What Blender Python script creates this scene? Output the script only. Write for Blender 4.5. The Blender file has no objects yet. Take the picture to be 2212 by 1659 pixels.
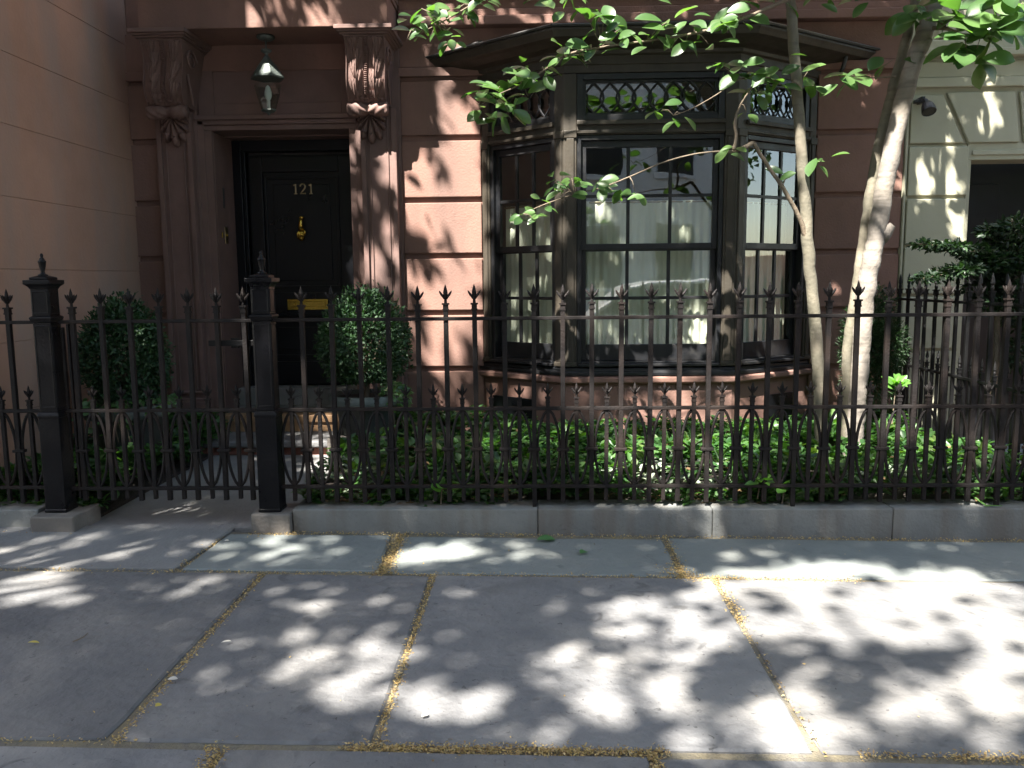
import bpy, math, random
import numpy as np
from mathutils import Vector, Matrix, Quaternion
random.seed(7); RNG = np.random.default_rng(11)
SC = bpy.context.scene
COL = SC.collection
rad = math.radians

# ------------------------------------------------------------------ camera, sky, sun, exposure
YAW, PITCH, ROLL, FPX = rad(1.729), rad(7.205), rad(0.562), 830.0
CAM = np.array([0.0, -4.8, 1.4864])
_fw = np.array([-math.sin(YAW)*math.cos(PITCH), math.cos(YAW)*math.cos(PITCH), -math.sin(PITCH)])
_r0 = np.array([math.cos(YAW), math.sin(YAW), 0.0]); _u0 = np.cross(_r0, _fw)
_rt = math.cos(ROLL)*_r0 - math.sin(ROLL)*_u0
_up = math.sin(ROLL)*_r0 + math.cos(ROLL)*_u0
cd = bpy.data.cameras.new('camera'); cam = bpy.data.objects.new('camera', cd); COL.objects.link(cam)
cd.sensor_width = 36; cd.lens = 36*FPX/1024; cd.clip_start = 0.05; cd.clip_end = 300
m = Matrix.Identity(4)
for i in range(3):
    m[i][0], m[i][1], m[i][2], m[i][3] = _rt[i], _up[i], -_fw[i], CAM[i]
cam.matrix_world = m; SC.camera = cam

SUN_EL, SUN_AZ = rad(54), rad(29)          # light travels towards +x +y and down
SV = np.array([math.sin(SUN_AZ)*math.cos(SUN_EL), math.cos(SUN_AZ)*math.cos(SUN_EL), -math.sin(SUN_EL)])
W = bpy.data.worlds.new("World"); SC.world = W; W.use_nodes = True
nt = W.node_tree; bg = nt.nodes['Background']
sky = nt.nodes.new('ShaderNodeTexSky'); sky.sky_type = 'NISHITA'; sky.sun_disc = False
sky.sun_elevation = SUN_EL; sky.sun_rotation = math.pi + SUN_AZ
tint = nt.nodes.new('ShaderNodeMix'); tint.data_type = 'RGBA'; tint.blend_type = 'MULTIPLY'; tint.inputs[0].default_value = 1; tint.inputs[7].default_value = (1.0, .93, .83, 1)
nt.links.new(sky.outputs[0], tint.inputs[6]); nt.links.new(tint.outputs[2], bg.inputs[0]); bg.inputs[1].default_value = 0.112
sl = bpy.data.lights.new('sun', 'SUN'); sl.energy = 5.0; sl.angle = rad(0.53); sl.color = (1.0, 0.95, 0.87)
so = bpy.data.objects.new('sun', sl); COL.objects.link(so)
so.rotation_euler = Vector(SV).to_track_quat('-Z', 'Y').to_euler(); so.location = (-8, -15, 20)
SC.view_settings.view_transform = 'Standard'; SC.view_settings.look = 'None'
SC.view_settings.exposure = 2.78; SC.view_settings.gamma = 1

def at(x, y, Y=None, Z=None):
    """photo point (2212 wide) -> point of the place on a plane of known depth or height"""
    k = 1024/2212
    d = _fw + _rt*(x*k-512)/FPX - _up*(y*k-384)/FPX
    t = (Y-CAM[1])/d[1] if Y is not None else (Z-CAM[2])/d[2]
    return CAM + d*t
def proj(P):
    v = P - CAM; z = v @ _fw; k = 2212/1024
    return (512+FPX*(v @ _rt)/z)*k, (384-FPX*(v @ _up)/z)*k

# ------------------------------------------------------------------ materials
def _n(nt, t, **kw):
    n = nt.nodes.new(t)
    for k, v in kw.items(): setattr(n, k, v)
    return n
def mat(name, c, c2=None, scale=4.0, stain=None, sscale=.8, samt=.6, rough=.8, rvar=.0, bump=0., bscale=60., metal=0., spec=.5, streak=0., coat=0., specks=0., rings=0., island=0.):
    M = bpy.data.materials.new(name); M.use_nodes = True; t = M.node_tree; L = t.links.new
    b = t.nodes['Principled BSDF']; b.inputs['Roughness'].default_value = rough
    b.inputs['Metallic'].default_value = metal; b.inputs['Specular IOR Level'].default_value = spec
    b.inputs['Coat Weight'].default_value = coat; b.inputs['Coat Roughness'].default_value = .15
    g = _n(t, 'ShaderNodeNewGeometry')
    c2 = c2 or tuple(x*.78 for x in c)
    n1 = _n(t, 'ShaderNodeTexNoise'); n1.inputs['Scale'].default_value = scale; n1.inputs['Detail'].default_value = 6; n1.inputs['Roughness'].default_value = .62
    L(g.outputs['Position'], n1.inputs['Vector'])
    mx = _n(t, 'ShaderNodeMix', data_type='RGBA'); mx.inputs[6].default_value = (*c, 1); mx.inputs[7].default_value = (*c2, 1)
    r1 = _n(t, 'ShaderNodeMapRange'); r1.inputs[1].default_value = .36; r1.inputs[2].default_value = .66
    L(n1.outputs['Fac'], r1.inputs[0]); L(r1.outputs[0], mx.inputs[0]); out = mx.outputs[2]
    if stain:
        n2 = _n(t, 'ShaderNodeTexNoise'); n2.inputs['Scale'].default_value = sscale; n2.inputs['Detail'].default_value = 5
        if streak:
            mp = _n(t, 'ShaderNodeMapping'); mp.inputs['Scale'].default_value = (streak, streak, .35)
            L(g.outputs['Position'], mp.inputs[0]); L(mp.outputs[0], n2.inputs['Vector'])
        else: L(g.outputs['Position'], n2.inputs['Vector'])
        r2 = _n(t, 'ShaderNodeMapRange'); r2.inputs[1].default_value = .47; r2.inputs[2].default_value = .68; r2.inputs[4].default_value = samt
        L(n2.outputs['Fac'], r2.inputs[0])
        m2 = _n(t, 'ShaderNodeMix', data_type='RGBA'); m2.inputs[7].default_value = (*stain, 1)
        L(out, m2.inputs[6]); L(r2.outputs[0], m2.inputs[0]); out = m2.outputs[2]
    if island:
        hv = _n(t, 'ShaderNodeHueSaturation'); r5 = _n(t, 'ShaderNodeMapRange'); r5.inputs[3].default_value = 1-island; r5.inputs[4].default_value = 1+island
        L(g.outputs['Random Per Island'], r5.inputs[0]); L(r5.outputs[0], hv.inputs['Value']); L(out, hv.inputs['Color']); out = hv.outputs['Color']
    if rings:
        mp = _n(t, 'ShaderNodeMapping'); mp.inputs['Scale'].default_value = (3, 3, 26); L(g.outputs['Position'], mp.inputs[0])
        n4 = _n(t, 'ShaderNodeTexNoise'); n4.inputs['Scale'].default_value = 1.0; n4.inputs['Detail'].default_value = 4; L(mp.outputs[0], n4.inputs['Vector'])
        r4 = _n(t, 'ShaderNodeMapRange'); r4.inputs[1].default_value = .56; r4.inputs[2].default_value = .72; r4.inputs[4].default_value = rings; L(n4.outputs['Fac'], r4.inputs[0])
        m4 = _n(t, 'ShaderNodeMix', data_type='RGBA'); m4.inputs[7].default_value = (*[x*.38 for x in c], 1); L(out, m4.inputs[6]); L(r4.outputs[0], m4.inputs[0]); out = m4.outputs[2]
    if specks:
        for sc_, lo, hi, k in ((38., .66, .74, .35), (7., .64, .72, .62), (1.1, .60, .70, .8)):
            n4 = _n(t, 'ShaderNodeTexNoise'); n4.inputs['Scale'].default_value = sc_; n4.inputs['Detail'].default_value = 3; n4.inputs['Distortion'].default_value = 1.2; L(g.outputs['Position'], n4.inputs['Vector'])
            r4 = _n(t, 'ShaderNodeMapRange'); r4.inputs[1].default_value = lo; r4.inputs[2].default_value = hi; r4.inputs[4].default_value = specks; L(n4.outputs['Fac'], r4.inputs[0])
            m4 = _n(t, 'ShaderNodeMix', data_type='RGBA'); m4.inputs[7].default_value = (*[x*k for x in c], 1); L(out, m4.inputs[6]); L(r4.outputs[0], m4.inputs[0]); out = m4.outputs[2]
    L(out, b.inputs['Base Color'])
    if rvar:
        r3 = _n(t, 'ShaderNodeMapRange'); r3.inputs[1].default_value = .3; r3.inputs[2].default_value = .7
        r3.inputs[3].default_value = max(.02, rough-rvar); r3.inputs[4].default_value = min(1, rough+rvar)
        L(n1.outputs['Fac'], r3.inputs[0]); L(r3.outputs[0], b.inputs['Roughness'])
    if bump:
        n3 = _n(t, 'ShaderNodeTexNoise'); n3.inputs['Scale'].default_value = bscale; n3.inputs['Detail'].default_value = 7
        L(g.outputs['Position'], n3.inputs['Vector'])
        bp = _n(t, 'ShaderNodeBump'); bp.inputs['Strength'].default_value = bump; bp.inputs['Distance'].default_value = .02
        L(n3.outputs['Fac'], bp.inputs['Height']); L(bp.outputs[0], b.inputs['Normal'])
    return M
def leafmat(name, cols, trans=.4, rough=.45, tcol=None):
    M = bpy.data.materials.new(name); M.use_nodes = True; t = M.node_tree; L = t.links.new
    b = t.nodes['Principled BSDF']; o = t.nodes['Material Output']; b.inputs['Roughness'].default_value = rough
    g = _n(t, 'ShaderNodeNewGeometry'); r = _n(t, 'ShaderNodeValToRGB')
    r.color_ramp.elements[0].color = (*cols[0], 1); r.color_ramp.elements[1].color = (*cols[-1], 1)
    for i, c in enumerate(cols[1:-1]):
        e = r.color_ramp.elements.new((i+1)/(len(cols)-1)); e.color = (*c, 1)
    L(g.outputs['Random Per Island'], r.inputs[0]); L(r.outputs[0], b.inputs['Base Color'])
    tr = _n(t, 'ShaderNodeBsdfTranslucent'); mc = _n(t, 'ShaderNodeMix', data_type='RGBA', blend_type='MULTIPLY')
    mc.inputs[0].default_value = 1; mc.inputs[7].default_value = (*(tcol or (1.6, 2.0, .5)), 1)
    L(r.outputs[0], mc.inputs[6]); L(mc.outputs[2], tr.inputs['Color'])
    mx = _n(t, 'ShaderNodeMixShader'); mx.inputs[0].default_value = trans
    L(b.outputs[0], mx.inputs[1]); L(tr.outputs[0], mx.inputs[2]); L(mx.outputs[0], o.inputs[0])
    return M
def glassmat(name, ior=1.75, tint=(.92, .96, .93), wob=.0):
    M = bpy.data.materials.new(name); M.use_nodes = True; t = M.node_tree; L = t.links.new
    o = t.nodes['Material Output']; t.nodes.remove(t.nodes['Principled BSDF'])
    F0 = ((ior-1)/(ior+1))**2; ge = _n(t, 'ShaderNodeNewGeometry'); dp = _n(t, 'ShaderNodeVectorMath', operation='DOT_PRODUCT')
    L(ge.outputs['Normal'], dp.inputs[0]); L(ge.outputs['Incoming'], dp.inputs[1])
    def mth(op, a, b=None):
        q = _n(t, 'ShaderNodeMath', operation=op)
        for k, v in enumerate((a, b)):
            if v is None: continue
            if isinstance(v, (int, float)): q.inputs[k].default_value = v
            else: L(v, q.inputs[k])
        return q.outputs[0]
    f = _n(t, 'ShaderNodeMath', operation='ADD'); f.inputs[1].default_value = F0
    L(mth('MULTIPLY', mth('POWER', mth('SUBTRACT', 1.0, mth('ABSOLUTE', dp.outputs['Value'])), 5), 1-F0), f.inputs[0])
    tr = _n(t, 'ShaderNodeBsdfTransparent'); tr.inputs[0].default_value = (*tint, 1)
    gl = _n(t, 'ShaderNodeBsdfGlossy'); gl.inputs['Roughness'].default_value = .0
    mx = _n(t, 'ShaderNodeMixShader'); L(f.outputs[0], mx.inputs[0]); L(tr.outputs[0], mx.inputs[1]); L(gl.outputs[0], mx.inputs[2]); L(mx.outputs[0], o.inputs[0])
    if wob:
        g = _n(t, 'ShaderNodeNewGeometry'); n = _n(t, 'ShaderNodeTexNoise'); n.inputs['Scale'].default_value = 3.5; n.inputs['Detail'].default_value = 1
        L(g.outputs['Position'], n.inputs['Vector']); bp = _n(t, 'ShaderNodeBump'); bp.inputs['Strength'].default_value = wob; bp.inputs['Distance'].default_value = .02
        L(n.outputs['Fac'], bp.inputs['Height']); L(bp.outputs[0], gl.inputs['Normal'])
    return M
def clothmat(name, c, tr=.45):
    M = bpy.data.materials.new(name); M.use_nodes = True; t = M.node_tree; L = t.links.new
    o = t.nodes['Material Output']; b = t.nodes['Principled BSDF']; b.inputs['Base Color'].default_value = (*c, 1); b.inputs['Roughness'].default_value = .95
    g = _n(t, 'ShaderNodeNewGeometry'); w = _n(t, 'ShaderNodeTexNoise'); w.inputs['Scale'].default_value = 260
    L(g.outputs['Position'], w.inputs['Vector']); bp = _n(t, 'ShaderNodeBump'); bp.inputs['Strength'].default_value = .25; L(w.outputs['Fac'], bp.inputs['Height']); L(bp.outputs[0], b.inputs['Normal'])
    s = _n(t, 'ShaderNodeBsdfTranslucent'); s.inputs[0].default_value = (*c, 1)
    mx = _n(t, 'ShaderNodeMixShader'); mx.inputs[0].default_value = tr
    L(b.outputs[0], mx.inputs[1]); L(s.outputs[0], mx.inputs[2]); L(mx.outputs[0], o.inputs[0])
    return M
BROWN = mat('brownstone_paint', (.208, .114, .087), (.172, .093, .072), 2.2, (.100, .066, .056), 1.0, .55, rough=.82, bump=.2, bscale=55, specks=.3, streak=2.2)
TRIM = mat('brownstone_trim', (.165, .098, .082), (.132, .080, .068), 5, (.105, .070, .062), 1.6, .5, rough=.75, bump=.12, bscale=50)
STUCCO = mat('brown_stucco', (.37, .215, .150), (.29, .168, .115), 1.3, (.26, .195, .160), 1.5, .8, rough=.85, bump=.12, bscale=45, streak=1.6)
CREAM = mat('cream_paint', (.40, .385, .285), (.345, .335, .245), 1.7, (.31, .305, .225), 1.3, .4, rough=.75, bump=.08, bscale=60)
DARKDOOR = mat('black_gloss_paint', (.006, .0065, .0085), (.008, .0085, .0105), 3, rough=.33, rvar=.08, bump=.02, bscale=20, spec=.3)
IRON = mat('old_iron_paint', (.0085, .0074, .0074), (.0135, .0115, .0112), 14, (.030, .020, .0155), 5, .45, rough=.6, rvar=.1, bump=.22, bscale=90, spec=.14)
POSTM = mat('iron_post_paint', (.0045, .0045, .0058), (.007, .0068, .0078), 8, (.014, .012, .0115), 3, .35, spec=.17, rough=.36, rvar=.12, bump=.12, bscale=70)
BLKIRON = mat('black_iron_paint', (.004, .004, .0045), (.007, .007, .007), 9, spec=.2, rough=.5, bump=.15, bscale=80)
WOOD = mat('olive_brown_paint', (.044, .037, .028), (.034, .029, .022), 6, (.060, .050, .039), 3, .5, spec=.3, rough=.5, rvar=.1, bump=.10, bscale=40, streak=6)
SASH = mat('black_sash_paint', (.008, .009, .011), (.013, .013, .014), 10, (.04, .037, .033), 9, .25, spec=.4, rough=.38, rvar=.1, bump=.10, bscale=80)
ROOFM = mat('lead_roof', (.035, .035, .034), (.025, .025, .024), 6, (.07, .068, .064), 4, .6, rough=.55, bump=.15, bscale=30)
BLUE = mat('bluestone', (.150, .148, .147), (.100, .101, .104), 2.3, (.215, .205, .190), 1.3, .85, rough=.75, rvar=.12, bump=.6, bscale=20, specks=1.0, island=.22)
BLUEG = mat('bluestone_green', (.165, .180, .172), (.13, .142, .138), 2.2, (.20, .20, .18), 1.2, .5, rough=.78, rvar=.08, bump=.35, bscale=26, specks=.6, island=.15)
CONC = mat('path_concrete', (.17, .168, .165), (.135, .134, .133), 3, (.21, .20, .185), 1.6, .5, rough=.85, bump=.35, bscale=45, specks=.4)
KERB = mat('kerb_stone', (.175, .178, .168), (.140, .142, .135), 5, (.11, .085, .062), 2.2, .55, rough=.75, bump=.3, bscale=60, streak=3.5, specks=.4)
PEDM = mat('pedestal_stone', (.165, .145, .125), (.13, .115, .10), 7, (.10, .09, .08), 4, .5, rough=.8, bump=.3, bscale=50)
MORTAR = mat('mortar', (.17, .150, .105), (.11, .10, .085), 30, (.24, .19, .10), 3, .6, rough=.95, bump=.6, bscale=120)
SOIL = mat('soil', (.035, .026, .02), (.02, .015, .012), 20, rough=.95, bump=.8, bscale=60)
ASPH = mat('asphalt', (.05, .05, .052), (.04, .04, .042), 20, rough=.85, bump=.4, bscale=150)
BARK = mat('pale_bark', (.215, .188, .160), (.135, .118, .100), 9, (.10, .085, .062), 5, .6, rough=.85, bump=.35, bscale=35, rings=.75)
BARKG = mat('greenish_bark', (.125, .112, .080), (.085, .077, .056), 9, (.20, .168, .125), 5, .6, rough=.85, bump=.3, bscale=40, rings=.4)
TWIG = mat('twig_bark', (.15, .115, .08), (.10, .08, .055), 12, rough=.85, bump=.4, bscale=60)
BRASS = mat('brass', (.72, .50, .10), (.55, .36, .07), 20, rough=.22, rvar=.06, metal=1)
DULLBRASS = mat('dull_brass', (.42, .33, .19), (.3, .23, .13), 20, rough=.38, metal=1)
VERD = mat('verdigris', (.10, .118, .108), (.06, .075, .068), 25, (.17, .19, .175), 8, .5, rough=.5, bump=.3, bscale=80, metal=.3)
POTM = mat('pot_glaze', (.035, .040, .036), (.025, .028, .025), 8, (.06, .07, .062), 5, .5, rough=.6, bump=.15, bscale=40)
RIMM = mat('pot_rim', (.085, .105, .097), (.06, .075, .07), 8, (.22, .24, .22), 5, .5, rough=.6, bump=.2, bscale=40)
BRICK = mat('red_brick_step', (.20, .075, .05), (.13, .05, .035), 9, rough=.85, bump=.4, bscale=50)
OAK = mat('tan_stone', (.33, .20, .105), (.24, .14, .075), 9, rough=.6, bump=.2, bscale=40)
DARKIN = mat('dark_room', (.16, .14, .12), (.13, .115, .10), 3, rough=.9)
BLACKP = mat('black_plastic', (.02, .02, .022), (.028, .028, .03), 20, rough=.4)
WHITEP = mat('white_paint', (.72, .71, .68), (.66, .65, .62), 6, rough=.5)
PALEBRICK = mat('pale_brick', (.42, .36, .30), (.34, .28, .23), 3, rough=.85, bump=.3)
CARP = mat('silver_car_paint', (.80, .81, .82), (.78, .79, .80), 2, rough=.28, metal=.25, coat=.8)
TYRE = mat('tyre_rubber', (.02, .02, .02), (.03, .03, .03), 20, rough=.85)
DEBRIS = leafmat('yellow_debris', [(.38, .26, .10), (.50, .36, .13), (.24, .15, .07), (.58, .45, .22)], .1, .9, (1, 1, .8))
MAGN = leafmat('magnolia_leaf', [(.034, .078, .024), (.055, .115, .032), (.080, .145, .040), (.040, .090, .032)], .40, .36, (1.6, 1.9, .7))
STREETLEAF = leafmat('street_tree_leaf', [(.04, .085, .02), (.055, .11, .028), (.07, .13, .03)], .35, .5)
BOX = leafmat('boxwood_leaf', [(.010, .032, .012), (.017, .048, .016), (.032, .082, .025), (.012, .038, .014)], .18, .6)
GCOV = leafmat('groundcover_leaf', [(.018, .058, .017), (.032, .088, .025), (.070, .150, .040), (.022, .070, .020)], .35, .42)
VARI = leafmat('variegated_leaf', [(.06, .12, .05), (.30, .36, .27), (.46, .50, .40), (.05, .11, .04)], .3, .5, (1, 1.1, .8))
YEW = leafmat('yew_leaf', [(.010, .028, .010), (.017, .045, .014), (.026, .062, .018)], .2, .5)
HOLLY = leafmat('dark_shrub_leaf', [(.008, .020, .009), (.013, .032, .012), (.022, .05, .016)], .2, .5)
IVY = leafmat('ivy_leaf', [(.06, .14, .05), (.10, .19, .07), (.16, .25, .14)], .35, .45)
PETAL = leafmat('pale_petal', [(.62, .60, .55), (.55, .50, .42)], .2, .7, (1, 1, 1))
FALLEN = leafmat('fallen_green_leaf', [(.06, .16, .05), (.09, .2, .07)], .2, .5)
YELLOWL = leafmat('fallen_yellow_leaf', [(.50, .42, .08), (.45, .33, .08)], .2, .6)
GLASS = glassmat('window_glass', 2.3, (.90, .95, .92), .035)
LGLASS = glassmat('lantern_glass', 1.5, (.75, .82, .78))
CURT = clothmat('cream_linen', (.84, .82, .68), .30)

# ------------------------------------------------------------------ mesh tools
BASE = {}
class MB:
    def __init__(s, M=None): s.v = []; s.f = []; s.M = M
    def add(s, vs, fs):
        o = len(s.v)
        s.v += [tuple(s.M @ Vector(p)) for p in vs] if s.M is not None else [tuple(p) for p in vs]
        s.f += [tuple(i+o for i in f) for f in fs]
    def box(s, x0, x1, y0, y1, z0, z1):
        s.add([(x0, y0, z0), (x1, y0, z0), (x1, y1, z0), (x0, y1, z0), (x0, y0, z1), (x1, y0, z1), (x1, y1, z1), (x0, y1, z1)],
              [(3, 2, 1, 0), (4, 5, 6, 7), (0, 1, 5, 4), (1, 2, 6, 5), (2, 3, 7, 6), (3, 0, 4, 7)])
        return s
    def prism(s, poly, ax, a0, a1):
        n = len(poly)
        def P(q, a): return {'x': (a, q[0], q[1]), 'y': (q[0], a, q[1]), 'z': (q[0], q[1], a)}[ax]
        s.add([P(q, a0) for q in poly]+[P(q, a1) for q in poly],
              [tuple(range(n-1, -1, -1)), tuple(range(n, 2*n))]+[(i, (i+1) % n, n+(i+1) % n, n+i) for i in range(n)])
        return s
    def lathe(s, prof, c=(0, 0, 0), seg=16, sq=False, rot=0.):
        vs = []; fs = []; k = len(prof)
        for i in range(seg):
            a = 2*math.pi*i/seg + (math.pi/4 if sq else 0) + rot
            q = math.sqrt(2) if sq else 1
            for r, z in prof: vs.append((c[0]+r*q*math.cos(a), c[1]+r*q*math.sin(a), c[2]+z))
        for i in range(seg):
            j = (i+1) % seg
            for a in range(k-1): fs.append((i*k+a, j*k+a, j*k+a+1, i*k+a+1))
        fs.append(tuple(i*k for i in range(seg-1, -1, -1))); fs.append(tuple(i*k+k-1 for i in range(seg)))
        s.add(vs, fs); return s
    def tube(s, pts, rs, seg=6, flat=1.0):
        pts = [Vector(p) for p in pts]; n = len(pts)
        if not hasattr(rs, '__len__'): rs = [rs]*n
        vs = []; ref = Vector((0, 1, 0))
        for i, p in enumerate(pts):
            d = (pts[min(i+1, n-1)]-pts[max(i-1, 0)]).normalized()
            r = ref if abs(d.dot(ref)) < .9 else Vector((1, 0, 0))
            a = d.cross(r).normalized(); b = d.cross(a).normalized(); ref = -b if -b.dot(ref) > b.dot(ref) else b
            for k in range(seg):
                t = 2*math.pi*(k+.5)/seg
                vs.append(p + a*math.cos(t)*rs[i] + b*math.sin(t)*rs[i]*flat)
        fs = [(i*seg+k, i*seg+(k+1) % seg, (i+1)*seg+(k+1) % seg, (i+1)*seg+k) for i in range(n-1) for k in range(seg)]
        fs += [tuple(range(seg-1, -1, -1)), tuple((n-1)*seg+k for k in range(seg))]
        s.add(vs, fs); return s
    def ball(s, c, r, seg=12, rings=8, sc=(1, 1, 1)):
        prof = [(max(r*math.sin(math.pi*i/rings), 1e-4), -r*math.cos(math.pi*i/rings)) for i in range(rings+1)]
        vs0 = len(s.v); M, s.M = s.M, None
        s.lathe(prof, (0, 0, 0), seg)
        s.M = M
        for i in range(vs0, len(s.v)):
            p = s.v[i]; q = Vector((c[0]+p[0]*sc[0], c[1]+p[1]*sc[1], c[2]+p[2]*sc[2])); s.v[i] = tuple(s.M @ q) if s.M is not None else tuple(q)
        return s
    def build(s, name, m, parent=None, smooth=False, bevel=0., seg=2):
        me = bpy.data.meshes.new(name); b = BASE.get(parent.name, (0, 0, 0)) if parent else (0, 0, 0)
        me.from_pydata([(p[0]-b[0], p[1]-b[1], p[2]-b[2]) for p in s.v], [], s.f); me.materials.append(m)
        return link(name, me, parent, smooth, bevel, seg)
def link(name, me, parent=None, smooth=False, bevel=0., seg=2):
    import bmesh
    bm = bmesh.new(); bm.from_mesh(me); bmesh.ops.recalc_face_normals(bm, faces=bm.faces); bm.to_mesh(me); bm.free()
    if smooth: me.polygons.foreach_set('use_smooth', [True]*len(me.polygons))
    o = bpy.data.objects.new(name, me); COL.objects.link(o)
    if parent: o.parent = parent; BASE[o.name] = BASE.get(parent.name, (0, 0, 0))
    else: BASE[o.name] = (0, 0, 0)
    if bevel:
        bv = o.modifiers.new('bevel', 'BEVEL'); bv.width = bevel; bv.segments = seg; bv.limit_method = 'ANGLE'; bv.angle_limit = rad(40)
    return o
def tag(o, label=None, cat=None, group=None, kind=None):
    for k, v in (('label', label), ('category', cat), ('group', group), ('kind', kind)):
        if v: o[k] = v
    return o
def thing(name, label, cat, loc=(0, 0, 0), rz=0, group=None, local=False):
    o = bpy.data.objects.new(name, None); COL.objects.link(o); o.location = loc; o.rotation_euler = (0, 0, rz); o.empty_display_size = .1
    BASE[o.name] = (0, 0, 0) if local else tuple(loc)
    return tag(o, label, cat, group)
def cut(o, parent, loc=(0, 0, 0)):
    c = o.copy(); COL.objects.link(c); c.parent = parent; c.location = loc
    for ch in o.children: cut(ch, c, ch.location)
    return c
def struct(name, mb, m, bevel=0., smooth=False): return tag(mb.build(name, m, None, smooth, bevel), kind='structure')

# leaves: template outline bent along the midrib; every leaf is an island of its own
def _tmpl(n):
    if n == 0:   # small diamond
        v = [(0, 0, 0), (.5, .5, .12), (1, 0, 0), (.5, -.5, .12)]; f = [(0, 1, 2), (0, 2, 3)]
    elif n == 1:  # folded six point leaf
        v = [(0, 0, 0), (.3, .42, .10), (.72, .36, .06), (1, 0, -.12), (.72, -.36, .06), (.3, -.42, .10), (.5, 0, .02)]
        f = [(0, 6, 1), (1, 6, 2), (2, 6, 3), (3, 6, 4), (4, 6, 5), (5, 6, 0)]
    else:         # large smooth magnolia leaf
        xs = [0, .12, .28, .45, .62, .78, .9, 1.0]; ws = [.03, .20, .36, .46, .49, .42, .25, .01]
        v = []; f = []
        for x, w in zip(xs, ws):
            z = -.22*x*x+.05*x
            v += [(x, w, z+.16*w), (x, 0, z), (x, -w, z+.16*w)]
        for i in range(7):
            a = i*3; f += [(a, a+1, a+4, a+3), (a+1, a+2, a+5, a+4)]
    return np.array(v, float), f
def leaves(P, D, U, L, Wd, tmpl):
    v, f = _tmpl(tmpl); N = len(P); k = len(v)
    D = D/np.linalg.norm(D, axis=1, keepdims=True)
    S = np.cross(U, D); S /= np.maximum(np.linalg.norm(S, axis=1, keepdims=True), 1e-6); Nn = np.cross(D, S)
    L = np.broadcast_to(L, (N,))[:, None, None]; Wd = np.broadcast_to(Wd, (N,))[:, None, None]
    V = P[:, None, :] + D[:, None, :]*v[None, :, 0:1]*L + S[:, None, :]*v[None, :, 1:2]*Wd + Nn[:, None, :]*v[None, :, 2:3]*L
    return V.reshape(-1, 3), f, N, k
def leafobj(name, m, parts, parent=None, smooth=False):
    """parts: list of leaves() results, linked as one mesh"""
    b = np.array(BASE.get(parent.name, (0, 0, 0)) if parent else (0, 0, 0))
    VV = []; loops = []; starts = []; tot = []; base = 0; ls = 0
    for V, f, N, k in parts:
        VV.append(V-b)
        fl = np.concatenate([np.array(q) for q in f]); cnt = np.array([len(q) for q in f])
        off = (np.arange(N)*k)[:, None]+base
        loops.append((fl[None, :]+off).ravel()); c = np.tile(cnt, N); tot.append(c)
        base += N*k
    V = np.concatenate(VV); lp = np.concatenate(loops).astype(np.int32); c = np.concatenate(tot).astype(np.int32)
    st = np.concatenate([[0], np.cumsum(c)[:-1]]).astype(np.int32)
    me = bpy.data.meshes.new(name)
    me.vertices.add(len(V)); me.vertices.foreach_set('co', V.astype(np.float32).ravel())
    me.loops.add(len(lp)); me.loops.foreach_set('vertex_index', lp)
    me.polygons.add(len(c)); me.polygons.foreach_set('loop_start', st)
    if smooth: me.polygons.foreach_set('use_smooth', np.ones(len(c), dtype=bool))
    me.update(calc_edges=True); me.validate(); me.materials.append(m)
    o = bpy.data.objects.new(name, me); COL.objects.link(o)
    if parent: o.parent = parent; BASE[o.name] = BASE.get(parent.name, (0, 0, 0))
    else: BASE[o.name] = (0, 0, 0)
    return o
def rdir(N, up=0.): 
    d = RNG.normal(size=(N, 3)); d[:, 2] += up
    return d/np.linalg.norm(d, axis=1, keepdims=True)

# ------------------------------------------------------------------ the setting: ground, pavement, path, road
def gz(x): return -.012*(x+.2)               # the pavement falls gently to the right
struct('ground', MB().box(-60, 60, -70, 60, -.6, -.24), SOIL)
struct('road', MB().box(-40, 40, -13.2, -5.35, -.30, -.16), ASPH)
struct('street_kerb', MB().box(-40, 40, -5.35, -5.15, -.24, -.03).box(-40, 40, -13.4, -13.2, -.24, -.03), KERB, .015)
struct('far_pavement', MB().box(-40, 40, -17, -13.4, -.24, -.035), CONC)
struct('soil_bed', MB().box(-1.46, 3.1, .16, 2.62, -.2, .13).box(-3.55, -2.76, .16, 2.62, -.2, .035), SOIL)
mb = MB(); mb.add([(x, y, gz(x)-.012) for y in (-5.15, -.06) for x in np.linspace(-9, 9, 40)], [(i, i+1, 41+i, 40+i) for i in range(39)])
struct('mortar_bed', mb, MORTAR)
rs = random.Random(5)
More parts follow.
